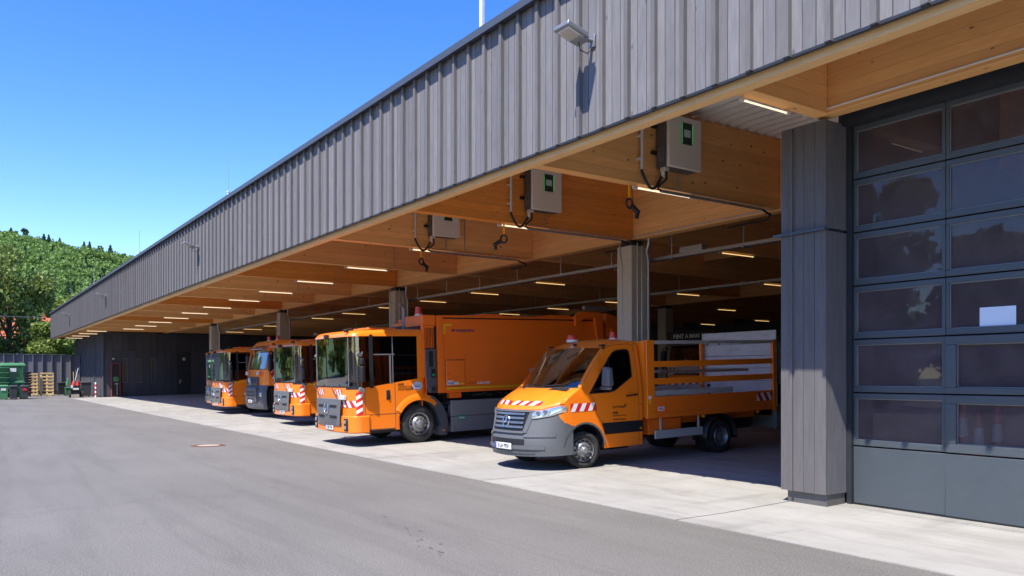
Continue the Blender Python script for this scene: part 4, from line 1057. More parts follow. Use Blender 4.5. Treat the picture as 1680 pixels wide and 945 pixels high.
# ================================================================== LOW-ENTRY REFUSE TRUCK (front axle at origin, +y rear; near side x=0, far x=-2.5)
def econic_mesh(t):
    W = 2.5; cx = -1.25
    def path(rad, yf, off=0, bow=.06, yend=.12):
        """plan outline from near rear, round the front to far rear: (x,y)"""
        p = [(0 + off, yend), (0 + off, -.6)]
        for i in range(9):
            a = math.pi / 2 * i / 8; p.append((-rad + (rad + off) * math.cos(a), yf + rad - (rad + off) * math.sin(a)))
        for i in range(1, 10):
            q = i / 10; x = -rad - (W - 2 * rad) * q; p.append((x, yf - off - bow * (1 - (2 * q - 1) ** 2)))
        for i in range(9):
            a = math.pi / 2 * i / 8; p.append((-W + rad - (rad + off) * math.sin(a), yf + rad - (rad + off) * math.cos(a)))
        p += [(-W - off, -.6), (-W - off, yend)]
        return p
    YFr = -1.80; YM = -1.62
    def band(P, z0, z1, mat, name, nz=2, sel=None, smooth=50, lean=0, parent=t, solid=0):
        P = P if sel is None else P[sel[0]:sel[1]]
        m = MB(); rows_ = []
        for j in range(nz + 1):
            row = []
            for (x, y) in P:
                a = z0(x, y) if callable(z0) else z0; b = z1(x, y) if callable(z1) else z1
                z = a + (b - a) * j / nz
                row.append((x, y + (lean * (z - 1.4) if y < -1.2 else 0), z))
            rows_.append(row)
        m.grid(rows_, flip=True); return m.make(name, M[mat], parent, smooth=smooth, solid=solid)
    P = path(.27, YFr); Pb = path(.25, YFr, .035); n = len(P)
    # bumper: front wrap plus short return
    Lf = (1, n - 1)
    def zbl(x, y): return .36
    Pb2 = [(x, y) for x, y in Pb if y < -.95 or True][1:-1]; Pb2[0] = (.03, -1.38); Pb2[-1] = (-2.53, -1.38)
    m = MB(); rws = []
    for z, o in ((.34, -.05), (.37, 0), (.6, 0), (.74, 0), (.765, -.03)): rws.append([(x + (o if x > -1.25 else -o) * (abs(x + 1.25) > 1.0), y - o * (y < -1.3), z) for x, y in Pb2])
    m.grid(rws, flip=True); bum = m.make('bumper', M['orange'], t, smooth=45)
    band(P, .74, 1.44, 'orange', 'front_panel', 4, (2, n - 2))
    # glass: windscreen + corner panes
    Pg = path(.27, YFr, -.012, bow=.015)
    band(Pg, 1.44, 2.69, 'cab_glass', 'windscreen', 5, (2, n - 2), 80)
    # black band behind the glass foot, pillars
    band(path(.27, YFr, .004, bow=.03), 1.40, 1.47, 'black', 'glass_seal', 1, (2, n - 2))
    m = MB()
    for s, x0 in ((1, -.22), (-1, -W + .22)):
        m.tube([(x0, YFr + .02, 1.45), (x0, YFr + .02, 2.70)], .011, 6)
    m.make('screen_divider', M['metal'], t)
    m = MB()
    for x0 in (-.004, -W + .004): m.box(x0 - .02, x0 + .02, -1.33, -1.24, 1.42, 2.72)
    m.make('door_pillar', M['black'], t)
    # roof
    m = MB(); rws = []
    for z, o in ((2.68, .01), (2.76, .0), (2.83, -.05), (2.86, -.13)):
        rws.append([(x + (o if x > -1.25 else -o) * min(1, abs(x + 1.25) * .9), y - (o * 1.2 if y < -1.1 else 0), z + (0 if y > -1.2 else -.035 * (z > 2.7))) for x, y in P])
    m.grid(rws, flip=True); top = rws[-1]; m.poly(top[::-1]); m.poly(rws[0]); m.make('roof', M['orange'], t, smooth=35)
    m = MB(); m.box(-2.45, -.05, .115, .125, .8, 2.70); m.make('cab_rear', M['orange'], t)
    # side: belt line and panels, near and far
    belt = lambda y: 1.44 + .18 * (y + 1.42) / 1.38
    def sidepanel(x, s):
        ya = [-1.535, -1.33, -1.2, -1.0, -.8, -.70, -.56]
        m = MB(); rws = [[(x, y, (.40 + (belt(y) - .40) * j / 4)) for y in ya] for j in range(5)]; m.grid(rws, flip=(s < 0)); 
        m.quad(*[(x, y, z) for y, z in (((-.69, .38), (-.56, .38), (-.56, .41), (-.69, .41)) if s > 0 else ((-.56, .38), (-.69, .38), (-.69, .41), (-.56, .41)))])
        # arch part
        A = [-.56, -.5, -.42, -.33, -.22, -.1, 0, .12, .22]
        ar = lambda y: .48 + math.sqrt(max(0, .60 ** 2 - y * y)) if abs(y) < .6 else .48
        ft = lambda y: 1.28 + .05 * y
        rws = [[(x + s * .03 * math.sin(min(1, j / 3) * 1.57) * 0, y, ar(y) + (belt(min(y, -.04)) - ar(y)) * j / 4) for y in A] for j in range(5)]; m.grid(rws, flip=(s < 0))
        m.quad(*[(x, y, z) for y, z in (((-.60, .40), (-.56, .40), (-.56, .70), (-.60, .70)) if s > 0 else ((-.56, .4), (-.6, .4), (-.6, .7), (-.56, .7)))])
        return m
    m = sidepanel(0, 1); m2 = sidepanel(-W, -1); m.add(m2.v, m2.f)
    # window surround: rear pillar and roof edge
    for x, s in ((0, 1), (-W, -1)):
        m.box(x - .02, x + .0, -.03, .12, 1.6, 2.70)
        m.box(x - .02, x + .0, .10, .2, 1.14, 1.64)
    m.make('cab_side', M['orange'], t, smooth=40)
    m = MB()   # flared wheel arch
    for x, s in ((0, 1), (-W, -1)):
        aa = [R(8) + R(172) * i / 18 for i in range(19)]; aa = [R(150) - R(104) * i / 14 for i in range(15)]
        r0, r1 = .60, .76
        inn = [(x + s * .035, r0 * math.cos(a), .48 + r0 * math.sin(a)) for a in aa]; mid = [(x + s * .035, .69 * math.cos(a), .48 + .69 * math.sin(a)) for a in aa]; out = [(x, r1 * math.cos(a), .48 + r1 * math.sin(a)) for a in aa]; inb = [(x - s * .1, r0 * math.cos(a), .48 + r0 * math.sin(a)) for a in aa]
        m.grid([inb, inn, mid, out], flip=(s > 0))
    m.make('wheel_arch', M['orange'], t, smooth=40)
    m = MB()   # rear half of the wing in grey
    for x, s in ((0, 1), (-W, -1)):
        aa = [R(64) - R(75) * i / 12 for i in range(13)]
        inn = [(x + s * .03, .61 * math.cos(a), .46 + .61 * math.sin(a)) for a in aa]; out = [(x + s * .02, (.80) * math.cos(a), .46 + .80 * math.sin(a)) for a in aa]
        inb = [(x - s * .45, .61 * math.cos(a), .46 + .61 * math.sin(a)) for a in aa]; oub = [(x - s * .45, .80 * math.cos(a), .46 + .80 * math.sin(a)) for a in aa]
        m.grid([inb, inn, out, oub], flip=(s > 0)); m.box(min(x + s * .028, x - s * .3), max(x + s * .028, x - s * .3), .58, .76, .16, .40)
    m.make('mudguard', M['lorry_grey'], t, smooth=40)
    m = MB(); m.cyl((.02, .67, .28), (.04, .67, .28), .03, 10); m.box(.0, .03, .02, .06, 1.22, 1.27); m.make('side_marker', M['amber'], t)
    # side glass
    m = MB(); m.poly([(-.008, y, z) for y, z in ((-1.42, 1.445), (-.035, 1.62), (-.035, 2.70), (-1.42, 2.70))]); m.poly([(-W + .008, y, z) for y, z in ((-1.42, 1.445), (-1.42, 2.70), (-.035, 2.70), (-.035, 1.62))]); m.make('side_window', M['dark_glass'], t)
    m = MB(); m.box(-.006, .004, -.80, -.76, 1.53, 2.25); m.box(-.006, .002, -.72, -.70, 1.5, 2.7)
    m.box(-.006, .004, -1.22, -.66, 2.22, 2.25); m.make('window_bar', M['metal'], t)
    # door gaps, step line
    m = MB(); m.box(.001, .004, -1.475, -1.465, .40, 1.45); m.box(.001, .004, -.672, -.662, .40, 1.53); m.box(.001, .004, -1.47, .66 - 1.28, .775, .785); m.box(.001, .005, -1.47, -.67, .405, .425); m.make('panel_gap', M['joint'], t)
    m = MB(); m.box(-.02, .008, -.90, -.80, 1.12, 1.36); m.box(.008, .03, -.87, -.83, 1.15, 1.33); m.make('door_handle', M['black'], t, bevel=.01)
    # grille
    pf = lambda x, o=0: YFr - .06 * (1 - ((x + 1.25) / 1.05) ** 2) - o
    xs_ = [-1.25 + .80 * (i / 12 * 2 - 1) for i in range(13)]
    m = MB(); rws = []
    for z, wd, o in ((.50, .80, .05), (.53, .86, .075), (.85, .95, .085), (1.16, 1.0, .07), (1.18, 1.0, .04)): rws.append([(-1.25 + (x + 1.25) * wd, pf(x, o), z) for x in xs_])
    m.grid(rws); gr_ = m.make('grille', M.setdefault('grille_grey', simple('grille_grey', (.15, .155, .165), .4, .2, var=.08)), t, smooth=40)
    for s in (0,): pass
    m = MB()
    for z in (.70, .96):
        for r_ in range(2):
            for sd in (-1, 1):
                for k in range(8):
                    x = -1.25 + sd * (.20 + k * .05); m.box(x - .018, x + .018, pf(x, .098 if z < .8 else .094), pf(x, .07), z + r_ * .035, z + .022 + r_ * .035)
    m.make('vent_slots', M['black'], gr_)
    star(t, pf(-1.25, .105), .93, .13, x=-1.25)
    # headlamps in bumper, vents, plate
    for x in (-.30, -2.2):
        m = MB(); m.box(x - .10, x + .10, YFr - .045 - (.02), YFr + .05, .40, .70); o = m.make('headlamp', M['black'], t, bevel=.015)
        m = MB()
        for z in (.48, .62): m.cyl((x, YFr - .06, z), (x, YFr - .074, z), .05, 14)
        m.make('lamp_lens', M['lamp_glass'], o)
    m = MB()
    for xx in (-.62, -1.88):
        for a in range(4):
            for b in range(2): m.box(xx - .1 + a * .055, xx - .06 + a * .055, pf(xx, .045), pf(xx, 0), .50 + b * .06, .54 + b * .06)
    m.make('bumper_vent', M['joint'], t)
    plate(t, -1.20, pf(-1.25, .048), .46, 'S\u00b7LM 1844')
    # chevrons
    mb = MB()
    stripes(mb, lambda a, b: (-.52 + a - .0, pf(-.52 + a, .006) if a < .32 else YFr + .02, .98 + b), .0001, .16, .07, .5) if False else None
    f1 = lambda x0, z0: (lambda a, b: (x0 + a, pf(x0 + a, .008), z0 + b))
    stripes(mb, f1(-.88, 1.25), .34, .15, .07, -.5); stripes(mb, f1(-1.98, 1.25), .34, .15, .07, -.5)
    def corner(a, b, z0):   # wrap from the front panel round onto the corner, along path distance
        a0 = a - .34
        if a0 < 0: return (-.27 + a0, pf(-.27 + a0, .008), z0 + b)
        ang = a0 / .27
        if ang < math.pi / 2: return (-.27 + .28 * math.sin(ang), YFr + .27 - .28 * math.cos(ang), z0 + b)
        return (.010, YFr + .27 + (ang - math.pi / 2) * .27, z0 + b)
    stripes(mb, lambda a, b: corner(a, b, .97), .60, .16, .10, -.6)
    stripes(mb, lambda a, b: corner(a + .32, b, .80), .20, .56, .62 / 2 / 1.2, 0) if False else None
    for k in range(7):   # vertical column of slanted blocks near the door
        z0 = .72 + k * .085
        q = [(.61, z0), (.68, z0 + .04), (.76, z0 + .08), (.76, z0 + .165), (.68, z0 + .125), (.61, z0 + .085)]
        q_ = [corner(a, z, 0) for a, z in q]; mb.poly([q_[0], q_[1], q_[4], q_[5]], k % 2); mb.poly([q_[1], q_[2], q_[3], q_[4]], k % 2)
    mb.make('chevron_tape', [M['red'], M['white']], t)
    m = MB(); m.box(-.60, -.28, YFr - .10, YFr - .02, 1.15, 1.26); m.make('indicator', M['white_paint'], t, bevel=.012)
    # wipers, camera, roof bits
    m = MB()
    for x0, x1 in ((-.65, -.95), (-1.75, -2.05)): m.tube([(x0, YFr - .13, 1.25), (x1, YFr - .13, 1.45), (x1 - .1, YFr - .125, 1.52)], .012, 5)
    m.make('wiper', M['black'], t)
    m = MB(); m.box(-1.32, -1.18, YFr - .16, YFr - .06, 2.66, 2.76); m.box(-.3, -.22, YFr - .05, YFr + .05, 2.78, 2.84); m.box(-2.28, -2.2, YFr - .05, YFr + .05, 2.78, 2.84)
    m.make('roof_camera', M['black'], t, bevel=.015)
    m = MB(); m.box(-1.7, -.8, -1.0, -.2, 2.86, 2.93); m.make('roof_hatch', M['orange_body'], t, bevel=.03)
    m = MB(); m.tube([(-1.9, -1.2, 2.86), (-1.9, -1.2, 2.92), (-1.2, -1.25, 2.93), (-1.2, -1.25, 2.86)], .012, 5); m.make('roof_rail', M['black'], t)
    # mirrors
    for s, x in ((1, 0), (-1, -W)):
        m = MB(); m.tube([(x + s * .0, YM + .15, 1.38), (x + s * .06, YM + .02, 1.42), (x + s * .09, YM - .0, 1.5), (x + s * .10, YM, 2.1), (x + s * .04, YM + .1, 2.3)], .018, 6)
        mm = m.make('mirror', M['black'], t, smooth=50)
        m = MB(); m.box(min(x + s * .05, x + s * .22), max(x + s * .05, x + s * .22), YM - .02, YM + .08, 1.58, 1.96); m.box(min(x + s * .06, x + s * .21), max(x + s * .06, x + s * .21), YM - .02, YM + .08, 1.99, 2.15)
        m.make('mirror_housing', M['black'], mm, bevel=.03, seg=3)
        m = MB(); m.cyl((x + s * .10, YM - .06, 2.28), (x + s * .10, YM + .04, 2.20), .055, 12, r2=.04); m.cyl((x + s * .08, YM + .1, 1.36), (x + s * .08, YM - .02, 1.42), .055, 12); m.make('ramp_mirror', M['metal'], mm, smooth=40)
    # interior
    m = MB(); m.box(-2.4, -.1, -1.55, -.95, .9, 1.38); m.box(-2.42, -.06, -1.3, .1, .5, .6); m.make('dashboard', M['black'], t, bevel=.05)
    m = MB(); m.box(-2.1, -1.3, -1.55, -1.25, 1.38, 1.55); m.box(-1.05, -.5, -1.5, -1.3, 1.38, 1.47); m.make('instrument_panel', M['white_paint'], t, bevel=.03)
    m = MB(); nn = 22; ring = [(-1.85 + .23 * math.cos(2 * math.pi * k / nn), -.92 + .12 * math.sin(2 * math.pi * k / nn), 1.50 + .18 * math.sin(2 * math.pi * k / nn)) for k in range(nn + 1)]; m.tube(ring, .018, 6); m.make('steering_wheel', M['black'], t)
    for x0 in (-1.85, -1.05, -.5):
        m = MB(); m.box(x0 - .23, x0 + .23, -.65, -.2, .6, 1.2); m.box(x0 - .22, x0 + .22, -.25, -.08, 1.15, 2.0); m.make('seat', M['seat'], t, bevel=.06, seg=3)
    m = MB(); m.box(-2.4, -.1, .08, .11, .6, 2.7); m.make('cab_lining', M['seat'], t)
    # wheels
    for x, s in ((-.02, 1), (-W + .02, -1)):
        wheel(t, x, 0, .48, .48, .29, .30, s)
        wheel(t, x, 3.9, .48, .48, .28, .28, s, dual=True)
        wheel(t, x, 5.25, .48, .48, .28, .28, s, dual=False)
    m = MB(); m.box(-2.2, -.3, -1.3, .9, .30, .46); m.box(-1.7, -.8, -.6, 6.6, .55, .9); m.box(-2.4, -.35, -.6, .6, .95, 1.12); m.make('chassis', M['black'], t)
    # writing on the door
    text('AWS', .07, M['ink'], t, (.005, -.58, 1.47), SIDE, bold=.002)
    text('Abfallwirtschaft Stuttgart', .042, M['ink'], t, (.005, -.58, 1.425), SIDE)
    text('STUTTGART', .07, M['ink'], t, (.005, -.58, 1.345), SIDE, bold=.001)
    m = MB(); m.poly([(.005, -.20 + a, 1.35 + b) for a, b in ((0, 0), (.03, .01), (.05, .05), (.03, .04), (.01, .07), (-.01, .04))]); m.make('horse_mark', M['ink'], t)
    m = MB(); m.lathe([(0, .001), (0, .12), (-.004, .121)], (.006, 0, 0), 'x', 28); st = m.make('round_sticker', M['white_paint'], t); st.location = (0, -.04 + .0, 1.44); st.scale = (1, 1.15, .9)
    m = MB(); m.lathe([(.0015, .105), (.0015, .112)], (.006, 0, 0), 'x', 28); m.box(.007, .008, -.075, .075, -.03, .0); m.tube([(.0075, -.07, .02), (.0075, 0, .05), (.0075, .07, .02)], .006, 4); m.make('sticker_print', M['blue'], st)
    return t
def refuse_body(t):
    W = 2.5
    # gap machinery
    m = MB(); m.box(-2.2, -.3, .2, .55, .95, 3.0); m.make('pump_frame', M['black'], t)
    m = MB(); m.box(-1.0, -.02, .16, .52, 2.95, 3.22)
    m.box(-.10, .0, .13, .20, 1.25, 2.96); m.make('front_headframe', M['orange_body'], t, bevel=.01)
    m = MB()
    for k in range(6): m.box(-.03, -.005, .215 + k * .045, .23 + k * .045, 2.38, 2.94)
    m.box(-.03, -.004, .20, .47, 2.90, 2.948); gt = m.make('intake_louvre', M['orange_body'], t)
    m = MB(); m.box(-.2, -.045, .205, .55, 2.37, 2.94); m.make('louvre_backing', M['black'], t)
    m = MB(); m.px([(.20, 1.55), (.28, 1.25), (.51, 1.24), (.51, 2.36), (.20, 2.36)], -.30, .0); m.make('service_tower', M['lorry_grey'], t, bevel=.02)
    m = MB(); m.box(.001, .004, .30, .42, 1.9, 2.3); m.box(.001, .004, .36, .48, 1.62, 1.85); m.box(.001, .004, .37, .48, 1.28, 1.40); m.make('tower_recess', M['black'], t)
    m = MB(); m.cyl((.005, .42, 1.70), (.02, .42, 1.70), .035, 12); m.make('green_coupling', M['sign_green'], t)
    m = MB(); m.tube([(-1.2, .24, 2.9), (-1.2, .24, 3.45), (-1.2, .20, 3.52), (-1.2, .1, 3.56)], .055, 10); m.make('exhaust_pipe', M['metal'], t, smooth=50)
    beacon(t, -.5, .30, 3.24, .09, .17)
    # body box
    m = MB(); m.box(-2.5, .0, .56, 6.1, 1.30, 3.13); bd = m.make('refuse_body', M['orange_body'], t, bevel=.02)
    m = MB(); m.box(-.07, .02, .56, .72, 1.26, 3.2); m.box(-2.5, .012, .56, 6.05, 1.235, 1.30); m.box(-.05, .01, .725, 6.2, 3.04, 3.10); m.make('body_frame', M['orange_body'], bd, bevel=.006)
    m = MB(); m.box(-2.45, -.03, .7, 6.0, 3.16, 3.22)
    m.px([(1.7, 3.22), (1.95, 3.27), (2.55, 3.27), (2.62, 3.22)], -.5, -.05); m.px([(4.0, 3.22), (4.2, 3.28), (4.9, 3.28), (5.0, 3.22)], -.5, -.05); m.make('roof_cover', M['orange_body'], bd)
    m = MB(); m.box(-.045, -.02, .73, 6.0, 3.10, 3.16); m.make('roof_seal', M['black'], bd)
    m = MB(); m.box(.011, .013, .80, 5.9, 1.31, 1.37); m.box(.003, .006, .74, .80, 2.73, 3.0); m.box(.003, .006, .801, 1.0, 2.94, 3.0); m.make('yellow_tape', M['yellow'], bd)
    m = MB(); m.box(.006, .03, .78, 1.34, 1.40, 2.06); hb = m.make('tool_hatch', M['orange_body'], bd, bevel=.008)
    m = MB(); m.box(.0005, .0055, .765, 1.355, 1.385, 2.075); m.make('hatch_gap', M['joint'], hb)
    m = MB(); m.box(.031, .033, .81, .98, 1.43, 1.54); m.box(.031, .033, 1.0, 1.14, 1.43, 1.50); m.make('hatch_sticker', M['white_paint'], hb)
    text('AWS', .075, M['blue'], hb, (.034, .82, 1.45), SIDE, bold=.002)
    m = MB(); m.box(.031, .033, 1.15, 1.30, 1.43, 1.475); m.make('hatch_sticker', M['yellow'], hb)
    m = MB(); m.cyl((.03, .83, 1.72), (.04, .83, 1.72), .015, 8); m.make('hatch_lock', M['black'], hb)
    text('MB FAHRZEUGBAU', .085, M['ink_blue'], bd, (.003, .98, 2.80), SIDE, bold=.003, sx=.95)
    m = MB(); m.box(.001, .003, .56 + .02, .66, 1.31, 1.38); m.make('type_plate', M['plate'], bd)
    m = MB()
    for k in range(4): m.box(.003, .005, 1.45 + k * .06, 1.475 + k * .06, 1.43 + (k % 2) * .03, 1.46 + (k % 2) * .03, 0)
    m.make('chequer_mark', M['black'], bd)
    text('SAUBERE STADT', .07, M['plate'], bd, (.004, 1.72, 1.43), SIDE, bold=.002, sx=.8)
    # rear lifting frame
    m = MB(); m.px([(5.0, 2.98), (5.12, 2.98), (5.3, 3.20), (5.72, 3.20), (5.82, 2.6), (5.92, 1.35), (6.15, 1.35), (6.02, 3.38), (5.15, 3.38), (5.0, 3.25)], .02, .10); m.make('lifting_arm', M['orange_body'], t, bevel=.01)
    m = MB(); m.px([(6.35, 2.9), (6.5, 2.95), (6.95, 1.5), (6.8, 1.45)], .03, .08); m.make('strut', M['orange'], t, bevel=.01)
    text('44', .42, M['ink'], t, (.025, 6.62, 2.35), SIDE, bold=.004)
    m = MB(); m.px([(6.2, 1.35), (7.6, 1.2), (7.8, 2.5), (7.2, 3.1), (6.25, 3.36)], -2.4, .02)
    m.make('tailgate', M['orange_body'], t, bevel=.01)
    m = MB(); m.cyl((.06, 5.35, 3.50), (.06, 6.3, 3.48), .06, 10); m.cyl((.06, 6.3, 3.48), (.06, 7.1, 3.45), .025, 8); m.make('hydraulic_ram', M['metal'], t, smooth=40)
    # skirts
    m = MB(); m.box(-.20, -.0, .93, 3.3, .62, 1.02); m.box(-.20, -.0, .93, 3.3, .22, .61); m.box(-2.5, -2.3, .93, 3.3, .22, 1.02); m.make('side_skirt', M['lorry_skirt'] if 'lorry_skirt' in M else M.setdefault('lorry_skirt', simple('skirt_grey', (.23, .225, .22), .5, .1, var=.1, sc=2, dirt=.35, dcol=(.24, .22, .19))), t, bevel=.012)
    m = MB(); m.box(.001, .004, 1.12, 1.34, .50, .64); o = m.make('green_sign', M['sign_green'], t)
    text('CNG', .08, M['white'], o, (.005, 1.14, .54), SIDE, sx=1.0, bold=.002)
    m = MB()
    rs = random.Random(3)
    for k in range(26): 
        y = rs.uniform(.74, .92); z = rs.uniform(.3, 1.0); m.cyl((-.05 - rs.random() * .2, y, z), (-.05, y + rs.uniform(-.05, .05), z + rs.uniform(-.1, .1)), rs.uniform(.012, .035), 6)
    for k in range(20):
        y = rs.uniform(.7, 3.2); m.cyl((-.3, y, 1.1 + rs.random() * .08), (-.2, y + rs.uniform(-.2, .2), 1.12 + rs.random() * .1), .02, 6)
    m.make('fittings', M['dark_metal'], t)
    m = MB(); m.box(-2.2, -.35, .9, 6.2, 1.0, 1.22); m.make('body_subframe', M['black'], t)
    m = MB(); m.box(-.28, -.1, .95, 1.3, 1.08, 1.23); m.make('bracket', M['orange_body'], t, bevel=.01)
tr = thing('refuse_truck', (-18.05, 9.62, .045), 'orange refuse truck parked next to the flatbed van, whole side in view', 'refuse truck', 'orange low-cab trucks', rot=(R(1.5), 0, 0))
econic_mesh(tr)
nparts = list(tr.children)
for X, dY, lab in ((-26.05, 1.5, 'orange low-cab truck immediately left of the whole refuse truck, only its cab showing'), (-35.5, 1.75, 'orange low-cab truck left of the truck with the grey bumper, leaning mirror frame in front'), (-38.7, 2.3, 'farthest orange low-cab truck, a sliver at the far left of the row')):
    c = dup_tree(tr); c.location = (X, 9.62 + dY, .045 + .025 * dY); tag(c, lab)
    m = MB(); m.box(.012, .014, -1.44, -.70, 1.37, 1.42); m.make('yellow_tape', M['yellow'], c)
    m = MB(); m.box(-2.5, .0, .3, 5.5, 1.2, 3.0); m.box(-2.3, -.2, .35, 5.2, .6, 1.2); m.make('body_shell', M['orange_body'], c, bevel=.02)
refuse_body(tr)

# ================================================================== TALL CAB TRUCK (grey bumper)
def tall_cab(t, paint, low, txt=None):
    W = 2.5
    m = MB(); n = 12
    def ring(y0, bow, ins, z, rad=.18):
        p = [(-ins, .9), (-ins, y0 + rad)]
        for i in range(1, 6): a = math.pi / 2 * i / 5; p.append((-ins - rad + rad * math.cos(a), y0 + rad - rad * math.sin(a)))
        for i in range(1, 8): q = i / 8; p.append((-ins - rad - (W - 2 * ins - 2 * rad) * q, y0 - bow * (1 - (2 * q - 1) ** 2)))
        for i in range(0, 5): a = math.pi / 2 * i / 5; p.append((-W + ins + rad - rad * math.sin(a), y0 + rad - rad * math.cos(a)))
        p += [(-W + ins, y0 + rad), (-W + ins, .9)]
        return [(x, y, z) for x, y in p]
    def seg(lst, mat, name, sel=None, smooth=45):
        rows_ = [ring(*a) for a in lst]
        if sel: rows_ = [r[sel[0]:sel[1]] for r in rows_]
        m_ = MB(); m_.grid(rows_, flip=True); return m_.make(name, M[mat], t, smooth=smooth)
    seg([(-1.40, .10, .04, .35), (-1.46, .12, .0, .45), (-1.46, .12, 0, 1.05), (-1.38, .10, .02, 1.30)], low, 'bumper', (2, -2))
    seg([(-1.38, .10, .02, 1.28), (-1.36, .10, .02, 1.75), (-1.34, .1, .02, 1.92)], paint, 'front_panel', (0, 99))
    seg([(-1.33, .1, .03, 1.94), (-1.13, .09, .06, 2.80)], 'cab_glass', 'windscreen', (3, -3), 80)
    # side panels with window
    for x, s in ((-.03, 1), (-W + .03, -1)):
        m = MB(); m.box(min(x, x - s * .03), max(x, x - s * .03), -.30, .9, 1.9, 2.75); m.box(min(x, x - s * .03), max(x, x - s * .03), -1.2, -.3, 2.62, 2.75)
        m.px([(-1.33, 1.9), (-1.22, 1.9), (-1.06, 2.65), (-1.17, 2.65)], x - s * .03, x)
        m.box(min(x, x - s * .03), max(x, x - s * .03), -.55, .9, 1.2, 1.92)
        m.make('cab_side', M[paint], t)
        m = MB(); m.poly([(x - s * .015, y, z) for y, z in [(-1.22, 1.9), (-.3, 1.9), (-.3, 2.62), (-1.06, 2.62)][::s]]); m.make('side_window', M['dark_glass'], t)
    seg([(-1.16, .09, .05, 2.70), (-1.12, .09, .05, 2.88), (-.95, .06, .10, 3.05), (-.6, .02, .3, 3.10)], paint, 'roof')
    r_ = ring(-.6, .02, .3, 3.10); m = MB(); m.poly(r_[::-1]); m.make('roof_top', M[paint], t)
    m = MB(); m.box(-2.45, -.05, .87, .9, .9, 3.0); m.box(-2.35, -.15, -1.2, .85, 1.2, 1.3); m.make('cab_rear', M['black'], t)
    # visor
    rows_ = [[(x, y - .1, z) for x, y, z in ring(-1.2, .09, .05, 2.76)[3:-3]], [(x, y - .24, z) for x, y, z in ring(-1.2, .09, .05, 2.72)[3:-3]], [(x, y - .02, z) for x, y, z in ring(-1.2, .09, .05, 2.86)[3:-3]]]
    m = MB(); m.grid(rows_[1:], flip=True); m.make('sun_visor', M['visor'] if 'visor' in M else M.setdefault('visor', simple('smoked_visor', (.10, .035, .01), .15, coat=1, var=.1)), t, smooth=50, solid=.01)
    # grille
    m = MB(); m.box(-1.95, -.55, -1.60, -1.40, .62, 1.22); m.px([(-1.56, 1.33), (-1.50, 1.30), (-1.36, 1.3), (-1.36, 1.62), (-1.52, 1.62)], -1.9, -.6); g_ = m.make('grille', M['lorry_grey'], t, bevel=.03)
    m = MB()
    for k in range(3): m.box(-1.75, -.75, -1.605, -1.59, .72 + k * .14, .78 + k * .14)
    for k in range(3): m.box(-1.8, -.7, -1.57, -1.55, 1.36 + k * .08, 1.40 + k * .08)
    m.make('grille_slot', M['black'], g_)
    star(t, -1.62, 1.46, .13, x=-1.25)
    for x in (-.36, -2.14):
        m = MB(); m.box(x - .17, x + .17, -1.52, -1.40, .85, 1.02); m.make('headlamp', M['lamp_glass'], t, bevel=.03)
    plate(t, -1.25, -1.612, .66, 'S\u00b7LM 1612', ts=.1)
    mb = MB(); stripes(mb, lambda a, b: (-.72 + a, -1.50, 1.70 + b), .36, .15, .09, -.5); stripes(mb, lambda a, b: (-2.14 + a, -1.50, 1.70 + b), .36, .15, .09, -.5)
    stripes(mb, lambda a, b: (-.012, -1.12 + a, 1.55 + b), .62, .28, .15, .7); mb.make('chevron_tape', [M['red'], M['white']], t)
    for x, s in ((0, 1), (-W, -1)):
        m = MB(); m.tube([(x, -1.1, 2.62), (x + s * .2, -1.25, 2.6), (x + s * .2, -1.25, 1.75), (x, -1.1, 1.7)], .02, 6); mm = m.make('mirror', M['black'], t)
        m = MB(); m.box(min(x + s * .08, x + s * .3), max(x + s * .08, x + s * .3), -1.3, -1.18, 1.85, 2.5); m.make('mirror_housing', M['black'], mm, bevel=.03)
    beacon(t, -.7, -.6, 3.10, .08, .13); beacon(t, -1.8, -.6, 3.10, .08, .13)
    m = MB(); m.box(-2.4, -.1, -1.28, -.9, 1.6, 1.9); m.box(-2.0, -1.5, -.4, -.1, 1.5, 2.4); m.box(-1.0, -.5, -.4, -.1, 1.5, 2.4); m.make('interior', M['seat'], t, bevel=.04)
    m = MB(); m.box(-.1, -.02, -1.15, -.50, .5, 1.18); m.box(-2.2, -.3, -1.2, 6, .4, 1.15); m.make('chassis', M['black'], t)
    for x, s in ((-.05, 1), (-W + .05, -1)):
        wheel(t, x, 0, .5, .5, .29, .3, s); wheel(t, x, 3.9, .5, .5, .29, .28, s, dual=True)
    m = MB(); m.box(-2.45, -.05, 1.0, 6.0, 1.2, 2.9); m.make('body_shell', M[paint], t, bevel=.02)
ta = thing('tall_cab_truck', (-31.55, 11.4, .085), 'orange truck with tall cab, dark visor and grey bumper between two low-cab trucks', 'truck', rot=(R(1.5), 0, 0))
tall_cab(ta, 'orange', 'lorry_grey')
rt = thing('rental_truck', (-20.35, 24.4, .2), 'white rental truck with black cab top behind the open bed of the van', 'truck')
tall_cab(rt, 'white_paint', 'white_paint')
m = MB(); m.box(-2.45, -.05, -1.32, -1.26, 2.72, 3.24); o = m.make('headboard', M['black'], rt, bevel=.02)
text('RENT A MAN', .215, M['plate'], o, (-1.42, -1.325, 2.97), FRONT, align='CENTER', bold=.008, sx=1.05)
# a folded yellow-orange carrier with chevrons in front of the rental truck
pc = thing('chevron_carrier', (-17.0, 18.6, .2), 'orange carrier frame with red and white chevron board seen through the van bed', 'barrier')
m = MB(); m.box(-1.3, .3, 0, .08, .9, 1.55); m.box(-1.2, -1.1, .1, .2, 0, 1.5); m.box(.1, .2, .1, .2, 0, 1.5); m.make('frame', M['orange_body'], pc, bevel=.01)
mb = MB(); stripes(mb, lambda a, b: (-1.2 + a, -.004, 1.22 + b), 1.4, .2, .14, .8); mb.make('chevron_tape', [M['red'], M['white']], pc)
